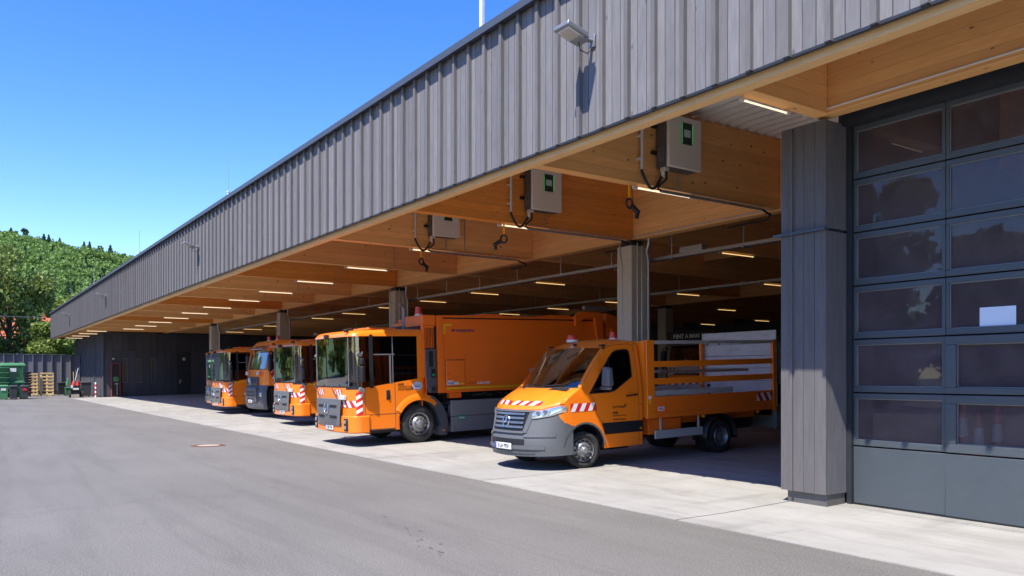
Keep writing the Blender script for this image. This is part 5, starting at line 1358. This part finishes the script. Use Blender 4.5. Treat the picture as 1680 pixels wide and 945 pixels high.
# orange truck deep in the right bay
ot = thing('parked_orange_truck', (-10.4, 19.0, .2), 'dark orange truck side in the shade between the van tail and the clad pillar', 'truck')
m = MB(); m.box(-2.5, 0, 0, 6.5, 1.25, 3.0); m.make('body', M['orange_body'], ot, bevel=.02)
m = MB(); m.box(.001, .004, .05, 6.4, 1.3, 1.37); m.make('yellow_tape', M['yellow'], ot)
m = MB(); m.box(-2.3, -.2, .1, 6.3, .7, 1.24); m.box(-.3, -.01, 1.5, 4, .3, .95); m.make('chassis', M['lorry_grey'], ot)
for yy in (1.0, 5.0): wheel(ot, -.02, yy, .5, .5, .29, .3, 1)
# white box van behind the tail board
bv = thing('white_box_van', (-17.2, 27, .2), 'white high body with three dark slots showing above the tail board', 'truck')
m = MB(); m.px([(0, 1.0), (7, 1.0), (7, 3.3), (.2, 3.3), (0, 3.1)], -2.5, 0); m.make('body', M['white_paint'], bv, bevel=.03)
m = MB()
for k in range(3): m.box(-.75 + k * .22, -.62 + k * .22, -.01, .1, 2.7, 3.05)
m.make('dark_slot', M['black'], bv)
m = MB(); m.box(-2.4, -.1, .2, 6.8, .5, .99); m.make('chassis', M['black'], bv)
for yy in (1.2, 5.4): wheel(bv, -.02, yy, .48, .48, .28, .3, 1)

# ================================================================== CONES BEHIND THE DOOR GLASS
cone_meshes = None
for x, y, h, lab in ((-5.69, 11.5, 1.32, 'red and white traffic cone at the left behind the wicket door glass'), (-5.48, 11.5, 1.16, 'short traffic cone in the middle behind the wicket door glass'), (-5.24, 11.5, 1.24, 'tall traffic cone at the right behind the wicket door glass')):
    t = thing('traffic_cone', (x, y, gz(y) + .01), lab, 'traffic cone', 'traffic cones behind the garage door')
    m = MB(); m.box(-.19, .19, -.19, .19, 0, .03); m.make('base', M['red'], t)
    m = MB(); n_ = 5
    for k in range(n_):
        r0 = .13 - .1 * k / n_; r1 = .13 - .1 * (k + 1) / n_; m.cyl((0, 0, .03 + k * (h - .03) / n_), (0, 0, .03 + (k + 1) * (h - .03) / n_), r0, 18, r2=r1, m=k % 2)
    m.make('cone_body', [M['red'], M['white']], t, smooth=40)

# ================================================================== LEFT END OF THE YARD
# fence wall: x = -83, y from -40 to 9.35
fe = thing('timber_fence', (-83, 0, 0), 'tall charcoal timber fence wall with upright battens at the end of the yard', 'fence')
m = MB(); m.box(-.12, -.04, -4, 9.35, 0, 3.45); m.make('fence_core', M['dark_metal'], fe)
fb = None; y = 9.3
k = 0
while y > -3.6:
    m = MB(); 
    if fb is None:
        m.box(-.04, 0, -.36, -.005, .35, 3.5); fb = m.make('fence_board', M['fence_wood'], fe); fb.location = (0, y, 0)
        m = MB(); m.box(0, .15, -.05, .03, .3, 3.55); fbt = m.make('fence_batten', M['fence_wood'], fe); fbt.location = (0, y, 0)
    else:
        inst(fb, (random.uniform(-.004, .004), y, 0))
        if k % 2 == 0: inst(fbt, (0, y, 0))
    y -= .365; k += 1
m = MB(); m.box(-.16, .16, -4, 9.35, 3.55, 3.61); m.make('fence_cap', M['coping'], fe)
m = MB(); m.box(-.03, .05, -4, 9.35, 0, .3); m.make('fence_plinth', M['dark_metal'], fe)

def wheelie(name, x, y, w_, d_, h, mat, label, yaw=0, group=None, tilt=0, sticker=None, lid=None):
    t = thing(name, (x, y, .0), label, 'bin', group, rot=(tilt, 0, yaw))
    m = MB(); a = .82
    m.hexa([(-w_ / 2 * a, -d_ / 2 * a, .06), (w_ / 2 * a, -d_ / 2 * a, .06), (w_ / 2 * a, d_ / 2 * a, .06), (-w_ / 2 * a, d_ / 2 * a, .06), (-w_ / 2, -d_ / 2, h * .9), (w_ / 2, -d_ / 2, h * .9), (w_ / 2, d_ / 2, h * .9), (-w_ / 2, d_ / 2, h * .9)])
    m.make('tub', M[mat], t, bevel=.02)
    m = MB(); m.box(-w_ / 2 - .03, w_ / 2 + .03, -d_ / 2 - .04, d_ / 2 + .05, h * .9, h * .93)
    m.hexa([(-w_ / 2 - .02, -d_ / 2 - .03, h * .93), (w_ / 2 + .02, -d_ / 2 - .03, h * .93), (w_ / 2 + .02, d_ / 2 + .03, h * .93), (-w_ / 2 - .02, d_ / 2 + .03, h * .93), (-w_ / 2 + .04, -d_ / 2 + .04, h), (w_ / 2 - .04, -d_ / 2 + .04, h), (w_ / 2 - .04, d_ / 2 - .02, h), (-w_ / 2 + .04, d_ / 2 - .02, h)])
    m.make('lid', M[lid or mat], t, bevel=.015)
    m = MB()
    for s in (-1, 1): m.cyl((s * w_ * .3, d_ / 2 - .02, .1), (s * w_ * .42, d_ / 2 - .02, .1), .1, 12)
    m.make('castor', M['black'], t)
    if sticker:
        m = MB(); q = w_ * .25
        m.box(w_ / 2 - .01, w_ / 2 + .012, -.2, .2, h * .62, h * .75) if sticker[1] == 'x' else m.box(-q, q, -d_ / 2 - .012, -d_ / 2 + .01, h * .62, h * .78)
        m.make('sticker', M[sticker[0]], t)
    return t
# pixels face the camera from +x; bins face +x (yaw 90deg puts their -y face towards +x)
YW = R(90)
wheelie('green_bin', -67.4, 2.78, .60, .62, 1.05, 'lgreen', 'light green wheelie bin with white sticker at the left edge of the photo', YW, sticker=('white_paint', 'y'))
wheelie('grey_bin', -68.6, 3.45, .50, .58, 1.02, 'bin', 'plain grey bin standing next to the light green bin', YW, 'grey bins by the green containers')
wheelie('grey_bin', -68.4, 4.12, .50, .58, 1.02, 'bin', 'grey bin with red sticker in front of the green containers', YW, 'grey bins by the green containers', sticker=('red', 'y'))
def container(z, label, y=3.45, x=-69.6):
    t = thing('waste_container', (x, y, z), label, 'container', 'green containers stacked by the fence')
    m = MB(); m.hexa([(-.42, -.62, .1), (.42, -.62, .1), (.42, .62, .1), (-.42, .62, .1), (-.52, -.78, 1.15), (.52, -.78, 1.15), (.52, .78, 1.15), (-.52, .78, 1.15)]); m.make('tub', M['green'], t, bevel=.03)
    m = MB(); m.box(-.56, .56, -.82, .82, 1.15, 1.20); m.hexa([(-.54, -.8, 1.2), (.54, -.8, 1.2), (.54, .8, 1.2), (-.54, .8, 1.2), (-.45, -.72, 1.36), (.45, -.72, 1.36), (.45, .72, 1.36), (-.45, .72, 1.36)]); m.make('lid', M['lgreen' if z > 1 else 'green'], t, bevel=.03)
    m = MB(); m.box(.50, .54, -.2, .2, .72, .98); m.make('sticker', M['white_paint'], t)
    m = MB()
    for yy in (-.6, .6): m.box(.44, .56, yy - .03, yy + .03, .2, 1.1)
    m.make('rib', M['green'], t)
    m = MB()
    for sx in (-.3, .3):
        for sy in (-.5, .5): m.cyl((sx, sy - .03, .07), (sx, sy + .03, .07), .07, 10)
    m.make('castor', M['black'], t)
container(.0, 'lower dark green waste container carrying another one'); container(1.27, 'upper green waste container with white sticker on top of the stack')
for k in range(6):
    t = thing('stacked_tub', (-69.3, 2.75, .0 + k * .36 + .15), 'green nested tub, %s from the bottom of the stack at the left edge' % ['first', 'second', 'third', 'fourth', 'fifth', 'topmost, sixth'][k], 'tub', 'nested green tubs')
    m = MB(); m.hexa([(-.3, -.3, 0), (.3, -.3, 0), (.3, .3, 0), (-.3, .3, 0), (-.38, -.42, .30), (.38, -.42, .30), (.38, .42, .30), (-.38, .42, .30)]); m.make('tub_body', M['green'], t, bevel=.02)
    m = MB(); m.box(-.42, .42, -.46, .46, .30, .345); m.make('rim', M['lgreen'], t, bevel=.01)
for k in range(7):
    t = thing('black_tub', (-75.2, 4.75, .55 + k * .21), 'black nested tub, %s from the bottom beside the pallets' % ordn[k].replace('nearest', 'first'), 'tub', 'nested black tubs')
    m = MB(); m.hexa([(-.22, -.2, 0), (.22, -.2, 0), (.22, .2, 0), (-.22, .2, 0), (-.28, -.28, .15), (.28, -.28, .15), (.28, .28, .15), (-.28, .28, .15)]); m.make('tub_body', M['black'], t, bevel=.01)
    m = MB(); m.box(-.31, .31, -.31, .31, .15, .185); m.make('rim', M['bin'], t)
t = wheelie('black_bin', -75.2, 4.75, .5, .5, .6, 'black', 'black bin under the stack of nested black tubs', YW, sticker=('red', 'y'))
# upright pallets
def pallet_stack(x, y, n_, label, lean_, w_=1.0, h=1.85):
    for q in range(n_):
        t = thing('pallet', (x - q * .17, y + q * .02, 0), label[q], 'pallet', 'pallets standing against the fence', rot=(0, lean_, R(random.uniform(-6, 6))))
        for k in range(7):
            z = .08 + k * (h - .2) / 6; m = MB(); m.box(.10, .125, -w_ / 2, w_ / 2, z, z + .12); m.make('plank', M['pallet'], t)
        for k in range(3):
            yy = -w_ / 2 + k * (w_ - .12) / 2; m = MB(); m.box(.0, .099, yy, yy + .12, 0.02, h); m.make('stringer', M['pallet'], t)
pallet_stack(-78.0, 5.35, 3, ['front pallet of the narrow left bunch by the black tubs', 'middle pallet of the narrow left bunch by the black tubs', 'rear pallet of the narrow left bunch by the black tubs'], R(-5), .62, 1.9)
pallet_stack(-78.4, 6.35, 3, ['front pallet of the broad right bunch standing by the fence', 'middle pallet of the broad right bunch standing by the fence', 'rear pallet of the broad right bunch standing by the fence'], R(-4), 1.0, 1.95)

wheelie('black_bin', -80.0, 7.6, .62, .6, 1.15, 'black', 'black bin tipped back against the dark fence right of the pallets', YW, tilt=0)
wheelie('black_bin', -73.2, 9.0 - .35, .75, .7, 1.25, 'bin', 'big grey-black bin between the tool cart and the striped bollard', YW)
wheelie('green_tub', -76.3, 7.7, .45, .45, .75, 'green', 'small green bin behind the tool cart', YW)
# tool cart: small barrow with brooms and cones
tc = thing('tool_cart', (-71.8, 7.75, 0), 'small street sweeper cart loaded with brooms and cones near the corner', 'cart')
m = MB(); m.box(-.45, .35, -.36, .36, .35, .42); m.box(-.40, .30, -.33, .33, .42, .95); m.box(.3, .42, -.40, .40, .55, .70); m.make('cart_body', M['black'], tc, bevel=.02)
m = MB()
for yy in (-.44, .40): m.lathe([(0, .08), (0, .26), (.01, .29), (.09, .29), (.1, .26), (.1, .08)], (0, 0, 0), 'y', 18) if False else m.cyl((.25, yy, .27), (.25, yy + .1, .27), .27, 18)
m.cyl((-.35, -.42, .2), (-.35, -.34, .2), .2, 16); m.cyl((-.35, .34, .2), (-.35, .42, .2), .2, 16); m.make('wheel', M['rubber'], tc)
m = MB(); m.cyl((.1, -.1, .9), (-.1, -.12, 2.0), .025, 8); m.cyl((.0, -.1, .9), (-.1, .22, 2.3), .022, 8, m=1); m.cyl((0, .3, .9), (0, .33, 2.45), .02, 8, m=2); m.make('broom_handle', [M['pallet'], M['white'], M['coping']], tc)
m = MB(); m.cyl((.0, -.15, .95), (.0, -.15, 1.3), .14, 12, r2=.03); m.cyl((.05, .18, .95), (.05, .18, 1.35), .14, 12, r2=.03); m.make('small_cone', M['red'], tc, smooth=40)
m = MB(); m.box(.42, .44, -.2, .2, .6, .74); m.box(.36, .40, -.35, -.2, .74, .95); m.make('lamp', M['plate'], tc)
m = MB(); m.box(-.4, .2, -.62, -.46, .9, 1.25); m.box(-.3, .1, -.56, -.44, 1.25, 1.5); m.make('green_tools', M['lgreen'], tc, bevel=.03)
# striped bollard
bo = thing('striped_bollard', (-70.6, 9.04, 0), 'red and white striped bollard in front of the office corner', 'bollard')
m = MB()
for k in range(7): m.cyl((0, 0, k * .17), (0, 0, (k + 1) * .17), .075, 14, m=k % 2)
m.make('post', [M['white'], M['red']], bo, smooth=40)
# water stand pipe
ws = thing('stand_pipe', (-70.5, 9.25, 0), 'pale upright stand pipe with valve at the office corner', 'pipe')
m = MB(); m.cyl((0, .35, 0), (0, .35, 1.9), .07, 12); m.make('pipe', M['white_paint'], ws, smooth=40)
m = MB(); m.cyl((.02, .25, 1.75), (.02, .15, 1.6), .05, 10); m.make('valve', M['red'], ws); m = MB(); m.cyl((0, .35, 1.9), (.04, .3, 2.2), .06, 10); m.make('hose_reel', M['white_paint'], ws)
# red framed equipment rack
rk = thing('hose_rack', (-69.0, 10.2, .07), 'tall red-framed rack with green hose beside the office windows', 'rack')
m = MB(); m.tube([(0, -.26, 0), (0, -.26, 2.55), (0, -.2, 2.6), (0, .28, 2.6), (0, .34, 2.5), (0, .34, 0)], .04, 8); m.make('frame', simple('faded_red_paint', (.30, .03, .03), .5, var=.15), rk, smooth=50)
m = MB(); m.box(-.15, -.02, -.22, .30, .1, 2.5); m.make('back_panel', M['black'], rk)
m = MB(); m.cyl((-.02, .04, 1.35), (.08, .04, 1.35), .2, 16); m.box(0, .06, -.14, .2, 1.2, 1.55); m.make('green_hose', M['lgreen'], rk); m = MB(); m.box(0, .08, -.05, .2, .95, 1.05); m.cyl((.02, .12, .1), (.02, .12, .9), .03, 8); m.make('nozzle', M['galv'], rk)

# manhole cover in the asphalt
mh = thing('manhole_cover', (-20.8, 5.17, 0), 'round rusty-rimmed manhole cover set in the asphalt', 'manhole cover')
m = MB(); m.lathe([(.006, .0005), (.006, .27)], (0, 0, 0), 'z', 32); m.make('lid', M['manhole_lid'] if 'manhole_lid' in M else simple('cast_concrete_lid', (.36, .33, .29), .8, var=.15, sc=12, dirt=.4), mh)
m = MB(); m.lathe([(.005, .27), (.011, .275), (.011, .33), (.005, .34), (.005, .42)], (0, 0, 0), 'z', 32); m.make('rim', simple('rusty_iron', (.16, .075, .04), .8, .2, var=.3, sc=10), mh, smooth=40)
# wet drips on the asphalt
m = MB(); rs = random.Random(11)
st_x = []
for k in range(17):
    t_ = k / 16; x = -9.0 + 2.3 * t_ + rs.gauss(0, .1); y = 4.35 - .45 * t_ + rs.gauss(0, .05)
    r_ = rs.uniform(.006, .022); pts = [(x + r_ * 2.2 * math.cos(a) * rs.uniform(.7, 1.2), y + r_ * math.sin(a) * rs.uniform(.7, 1.2), .003) for a in [i * math.pi / 4 for i in range(8)]]
    m.poly(pts)
tag(m.make('asphalt_stains', simple('damp_stain', (.10, .095, .09), .6, var=.2)), kind='structure')

# ================================================================== TREES, HOUSE, HILL
def quads_mesh(name, C, S, mat, rg):
    """C centres (n,3), S sizes (n): randomly turned quads"""
    n = len(C); a = rg.normal(size=(n, 3)); a /= np.linalg.norm(a, axis=1)[:, None]
    b = rg.normal(size=(n, 3)); b -= (b * a).sum(1)[:, None] * a; b /= np.linalg.norm(b, axis=1)[:, None]
    a *= S[:, None]; b *= (S * rg.uniform(.5, 1, n))[:, None]
    V = np.stack([C - a - b, C + a - b * .6, C + a * .8 + b, C - a * .7 + b * .9], 1).reshape(-1, 3)
    me = bpy.data.meshes.new(name); me.vertices.add(4 * n); me.loops.add(4 * n); me.polygons.add(n)
    me.vertices.foreach_set('co', V.astype(np.float32).ravel()); me.loops.foreach_set('vertex_index', np.arange(4 * n, dtype=np.int32))
    me.polygons.foreach_set('loop_start', np.arange(0, 4 * n, 4, dtype=np.int32)); me.polygons.foreach_set('loop_total', np.full(n, 4, dtype=np.int32))
    me.update(calc_edges=True); me.materials.append(mat); return me
def lobes(rg, n, H, Rr, base):
    L_ = []
    for i in range(n):
        a = rg.uniform(0, 2 * math.pi); h = rg.uniform(base, H * .92); rr = Rr * math.sqrt(max(.05, 1 - ((h - H * .55) / (H * .5)) ** 2)) * rg.uniform(.35, .8)
        L_.append((rr * math.cos(a), rr * math.sin(a), h, Rr * rg.uniform(.22, .42)))
    return L_
def crown(rg, L_, per, size):
    C = []
    for x, y, z, r in L_:
        d = rg.normal(size=(per, 3)); d /= np.linalg.norm(d, axis=1)[:, None]; d[:, 2] *= .75
        rad = r * (rg.uniform(.55, 1.08, per))[:, None]
        C.append(np.array([x, y, z]) + d * rad)
    C = np.concatenate(C); S = rg.uniform(.5, 1.2, len(C)) * size
    return C, S
def tree(name, x, y, H, Rr, label, mat, seed, group, nl=34, per=420, size=.17, z=0, mesh=None):
    rg = np.random.default_rng(seed)
    t = thing(name, (x, y, z), label, 'tree', group)
    L_ = lobes(rg, nl, H, Rr, H * (.07 if name == 'yard_tree' else .16)); C, S = crown(rg, L_, per, size)
    me = quads_mesh('crown', C, S, M[mat], rg); o = bpy.data.objects.new('crown', me); COL.objects.link(o); o.parent = t
    m = MB(); m.tube([(0, 0, 0), (.1, .05, H * .25), (-.1, .1, H * .5), (0, 0, H * .72)], H * .018, 8)
    for k in range(0, nl, 2):
        p = L_[k]; z0 = min(p[2] * .6, H * .5); m.tube([(0, 0, z0), (p[0] * .5, p[1] * .5, (z0 + p[2]) / 2 + .3), (p[0], p[1], p[2])], H * .0065, 5)
    m.make('trunk', M['bark'], t, smooth=60)
    return t
GT = 'trees behind the fence'
tree('broadleaf_tree', -98, -7.5, 15.5, 6.0, 'big broadleaf tree at the left edge behind the fence', 'leaf', 1, GT, 42, 420)
tree('broadleaf_tree', -96, -1.0, 15.0, 5.0, 'olive tinted broadleaf tree behind the pallets, sunlit top', 'leaf2', 2, GT, 38, 420)
tree('broadleaf_tree', -101, 4.6, 15.8, 5.2, 'broadleaf tree with visible dark boughs left of the fascia end', 'leaf2', 3, GT, 36, 380)
tree('broadleaf_tree', -96, 8.3, 7.6, 2.9, 'lower bright tree under the end of the canopy', 'leaf', 4, GT, 26, 300, .14)
tree('broadleaf_tree', -106, 11.5, 11.5, 4.2, 'tree half hidden behind the left end of the roof', 'leaf', 5, GT, 28, 300)
tree('broadleaf_tree', -104, -16, 13.5, 6.5, 'tree beyond the left edge of the photo', 'leaf', 6, GT, 34, 300)
# trees across the yard, seen only in the glass
for k, (x, y) in enumerate(((-36, -25), (-28, -25), (-18.5, -25), (-8, -27), (6, -22), (-46, -25), (-58, -23), (-88, -13), (-91, -19), (-86, -25), (-93, -31), (-85, -37), (-92, -44), (-76, -42), (16, -20))):
    tree('yard_tree', x, y, (14 if k in (0, 1) else 8.5 if k == 2 else 10 + (k % 3) * 2.2), 5.6 if x < -70 else 5.0, 'broadleaf tree across the yard mirrored in the glass, number %d' % (k + 1) if False else 'broadleaf tree on the opposite side of the yard, mirrored in the glass', 'leaf', 20 + k, 'trees across the yard', 34 if k < 3 else 22, 260 if k < 3 else 150, .32)
# house
ho = thing('house', (-128, 8, 0), 'white rendered house with red tiled roof showing between the trees', 'house')
m = MB(); m.box(-5, 5, -3.6, 3.6, 0, 5.6); m.make('wall', M['render_white'], ho)
m = MB(); m.prism([(-6, 5.6), (6, 5.6), (0, 9.6)], lambda a, b: (a, -4, b), lambda a, b: (a, 4, b)); rf = m.make('roof', M['roof_red'], ho)
m = MB(); m.box(-1.2, -.4, 2, 2.9, 7.5, 10.2); m.make('chimney', M['roof_red'], rf)
for yy in (-2, 1.7):
    m = MB(); m.box(4.98, 5.03, yy - .6, yy + .6, 3.4, 5.0); wv = m.make('window', M['white_paint'], ho); m = MB(); m.box(5.03, 5.04, yy - .5, yy + .5, 3.5, 4.9); m.make('pane', M['black'], wv)
# overhead cable
t = thing('overhead_cable', (-92, 0, 0), 'thin overhead cable crossing in front of the trees', 'cable')
m = MB(); m.tube([(0, y, 8.0 - .6 * math.sin(math.pi * (y + 20) / 60)) for y in range(-20, 41, 4)], .02, 5); m.make('wire', M['metal'], t)
# hill: local frame turned so that the ridge runs across the view
th = math.atan2(913, 1327); ct, st = math.cos(th), math.sin(th)
def cam2w(r, d): return (st * r - ct * d, ct * r + st * d)
def ridge(px): return interp(px, [(-900, 330), (-400, 345), (0, 372), (60, 381), (110, 391), (165, 398), (225, 414), (330, 450), (470, 500), (640, 545), (840, 585), (1100, 600)])
def hill_h(r, d):
    px = 840 + 1327 * r / 660.0
    top = (615.3 - ridge(px)) / 1327 * 660 - 8.5
    s = max(0, min(1, (d - 330) / 330.0)); s = s ** .85
    f = s if d <= 660 else max(0, 1 - (d - 660) / 500)
    return max(0, top) * f + 5 * math.sin(r * .035 + d * .025) * s * (1 if d < 640 else .3)
m = MB(); rws = []
for d in range(300, 1120, 20):
    rws.append([(*cam2w(r, d), hill_h(r, d) + (.01 if d > 330 else -.5)) for r in range(-900, 200, 20)])
m.grid(rws); tag(m.make('hill', M['grass'], smooth=180), kind='structure')
rg = np.random.default_rng(5)
Cs, Ss = [], []; Cc, Sc = [], []
nt_ = 0
for d in np.arange(345, 685, 8.2):
    for r in np.arange(-620, 60, 8.6):
        rr = r + rg.uniform(-2.4, 2.4); dd = d + rg.uniform(-2.4, 2.4)
        pxx = 840 + 1327 * rr / dd
        if pxx < -230 or pxx > 400: continue
        hh = hill_h(rr, dd)
        if hh < 2: continue
        x, y = cam2w(rr, dd); nt_ += 1
        near = -60 < pxx < 260
        if rg.random() < .13 and d < 620:
            h = rg.uniform(8, 12); n_ = 160 if near else 80
            q = rg.uniform(0, 1, n_) ** .8; a = rg.uniform(0, 2 * math.pi, n_); rad = (1 - q) * h * .2 * rg.uniform(.6, 1.05, n_)
            Cc.append(np.stack([x + rad * np.cos(a), y + rad * np.sin(a), hh + 1 + q * h], 1)); Sc.append(rg.uniform(.4, .8, n_) * (1 if near else 1.5))
        else:
            h = rg.uniform(5.5, 9); n_ = 6; per = 34 if near else 16
            for _ in range(n_):
                c = np.array([x + rg.uniform(-3, 3), y + rg.uniform(-3, 3), hh + h * rg.uniform(.35, .8)]); rad = rg.uniform(2.0, 3.3)
                dv = rg.normal(size=(per, 3)); dv /= np.linalg.norm(dv, axis=1)[:, None]
                Cs.append(c + dv * rad * rg.uniform(.75, 1.05, per)[:, None]); Ss.append(rg.uniform(.45, 1.0, per) * (1 if near else 1.4))
me = quads_mesh('hillside_wood', np.concatenate(Cs), np.concatenate(Ss), M['hill_leaf'], rg); o = bpy.data.objects.new('hillside_wood', me); COL.objects.link(o)
tag(o, 'green broadleaf wood covering the hill', 'wood', kind='stuff')
me = quads_mesh('hillside_conifers', np.concatenate(Cc), np.concatenate(Sc), M['conifer'], rg); o = bpy.data.objects.new('hillside_conifers', me); COL.objects.link(o)
tag(o, 'dark conifers scattered through the hillside wood', 'wood', kind='stuff')
# ridge trees that stand out against the sky
RT = [(18, 8, 'small dark conifer near the left edge on the ridge', 'c'), (40, 12, 'broad dark tree on the ridge above the fence', 'b'), (72, 9, 'first of the slim conifers left of mid ridge', 'c'), (80, 9.5, 'second of the slim conifers left of mid ridge', 'c'), (98, 9, 'conifer on the ridge above the nearer olive tree', 'c'), (138, 10, 'left conifer beside the round ridge tree', 'c'), (147, 11, 'tall conifer immediately left of the round ridge tree', 'c'), (165, 9.5, 'round green tree standing proud of the ridge', 'b'), (181, 12, 'tall dark conifer right of the round ridge tree', 'c'), (203, 7, 'low bright tree on the ridge near the roof', 'b')]
for k, (pxx, h, lab, ty) in enumerate(RT):
    r_ = (pxx - 840) / 1327 * 660; x, y = cam2w(r_, 660); z = hill_h(r_, 660) + 3.5
    rg = np.random.default_rng(60 + k)
    h *= .62; t = thing('ridge_tree', (x, y, z), lab, 'tree', 'single trees on the ridge')
    if ty == 'c':
        n_ = 700; q = rg.uniform(0, 1, n_) ** .8; a = rg.uniform(0, 2 * math.pi, n_); rad = (1 - q) ** .8 * h * rg.uniform(.24, .36) * rg.uniform(.5, 1.05, n_) * (1 + .3 * np.sin(q * 25))
        C = np.stack([rad * np.cos(a), rad * np.sin(a), 1 + q * h], 1); S = rg.uniform(.2, .5, n_)
    else:
        C, S = crown(rg, lobes(rg, 16, h, h * .42, h * .3), 70, .4)
    me = quads_mesh('crown', C, S, M['conifer' if ty == 'c' or k == 1 else 'hill_leaf'], rg); o = bpy.data.objects.new('crown', me); COL.objects.link(o); o.parent = t
    m = MB(); m.tube([(0, 0, -3), (0, 0, h * .8)], .2, 6); m.make('trunk', M['bark'], t)

# ------------------------------------------------------------------ near and far pieces of one kind become parts of their own
SPLIT = set("""body_side bumper_corner door_frame window_seal side_window window_divider air_intake wing_top side_cladding wheel_well cab_side side_skirt
wheel_arch mudguard side_marker roof_marker wiper sticker projector lamp_lens bolt door_pillar screen_divider castor chevron_tape roof_camera led_strip wall_bracket
conduit broom_handle small_cone instrument_panel dark_slot yellow_tape tower_recess door_panel_gap rib green_tools lamp inner_board lift_frame side_guard
side_wheel front_headframe white_plate chassis_box bumper_crease pillar ramp_mirror end_caps""".split())
cache = {}
def pieces(me):
    if me.name in cache: return cache[me.name]
    nv = len(me.vertices); par = list(range(nv))
    def find(a):
        while par[a] != a: par[a] = par[par[a]]; a = par[a]
        return a
    for e in me.edges:
        a, b = find(e.vertices[0]), find(e.vertices[1])
        if a != b: par[a] = b
    isl = {}
    for i in range(nv): isl.setdefault(find(i), []).append(i)
    bx = []
    for k, vs in isl.items():
        P = np.array([me.vertices[i].co for i in vs]); bx.append([P.min(0) - .012, P.max(0) + .012, set(vs)])
    ch = True
    while ch and len(bx) > 1:
        ch = False
        for i in range(len(bx)):
            for j in range(i + 1, len(bx)):
                if (bx[i][0] <= bx[j][1]).all() and (bx[j][0] <= bx[i][1]).all():
                    bx[i] = [np.minimum(bx[i][0], bx[j][0]), np.maximum(bx[i][1], bx[j][1]), bx[i][2] | bx[j][2]]; bx.pop(j); ch = True; break
            if ch: break
    out = []
    if 1 < len(bx) <= 16:
        sm_ = [p.use_smooth for p in me.polygons]; se = me.attributes.get('sharp_edge')
        for b in bx:
            idx = sorted(b[2]); mp = {v: i for i, v in enumerate(idx)}
            fs = [p for p in me.polygons if p.vertices[0] in b[2]]
            n = bpy.data.meshes.new(me.name); n.from_pydata([tuple(me.vertices[i].co) for i in idx], [], [[mp[v] for v in p.vertices] for p in fs])
            for mt in me.materials: n.materials.append(mt)
            n.polygons.foreach_set('material_index', [p.material_index for p in fs]); n.polygons.foreach_set('use_smooth', [p.use_smooth for p in fs]); n.update()
            if any(p.use_smooth for p in fs): n.set_sharp_from_angle(angle=R(45))
            out.append(n)
    cache[me.name] = out; return out
for o in list(SC.objects):
    if o.type != 'MESH' or o.name.split('.')[0] not in SPLIT or o.children or not o.parent: continue
    ps = pieces(o.data)
    if not ps: continue
    for n in ps[1:]:
        c = o.copy(); c.data = n; COL.objects.link(c)
    o.data = ps[0]
for o in SC.objects:
    if o.name.split('.')[0] in ('vent_slots', 'bumper_vent', 'fittings', 'hanger_rods', 'window_grid', 'board_rib', 'chequer_mark', 'grille_slot', 'drip_edge'): o['kind'] = 'stuff'
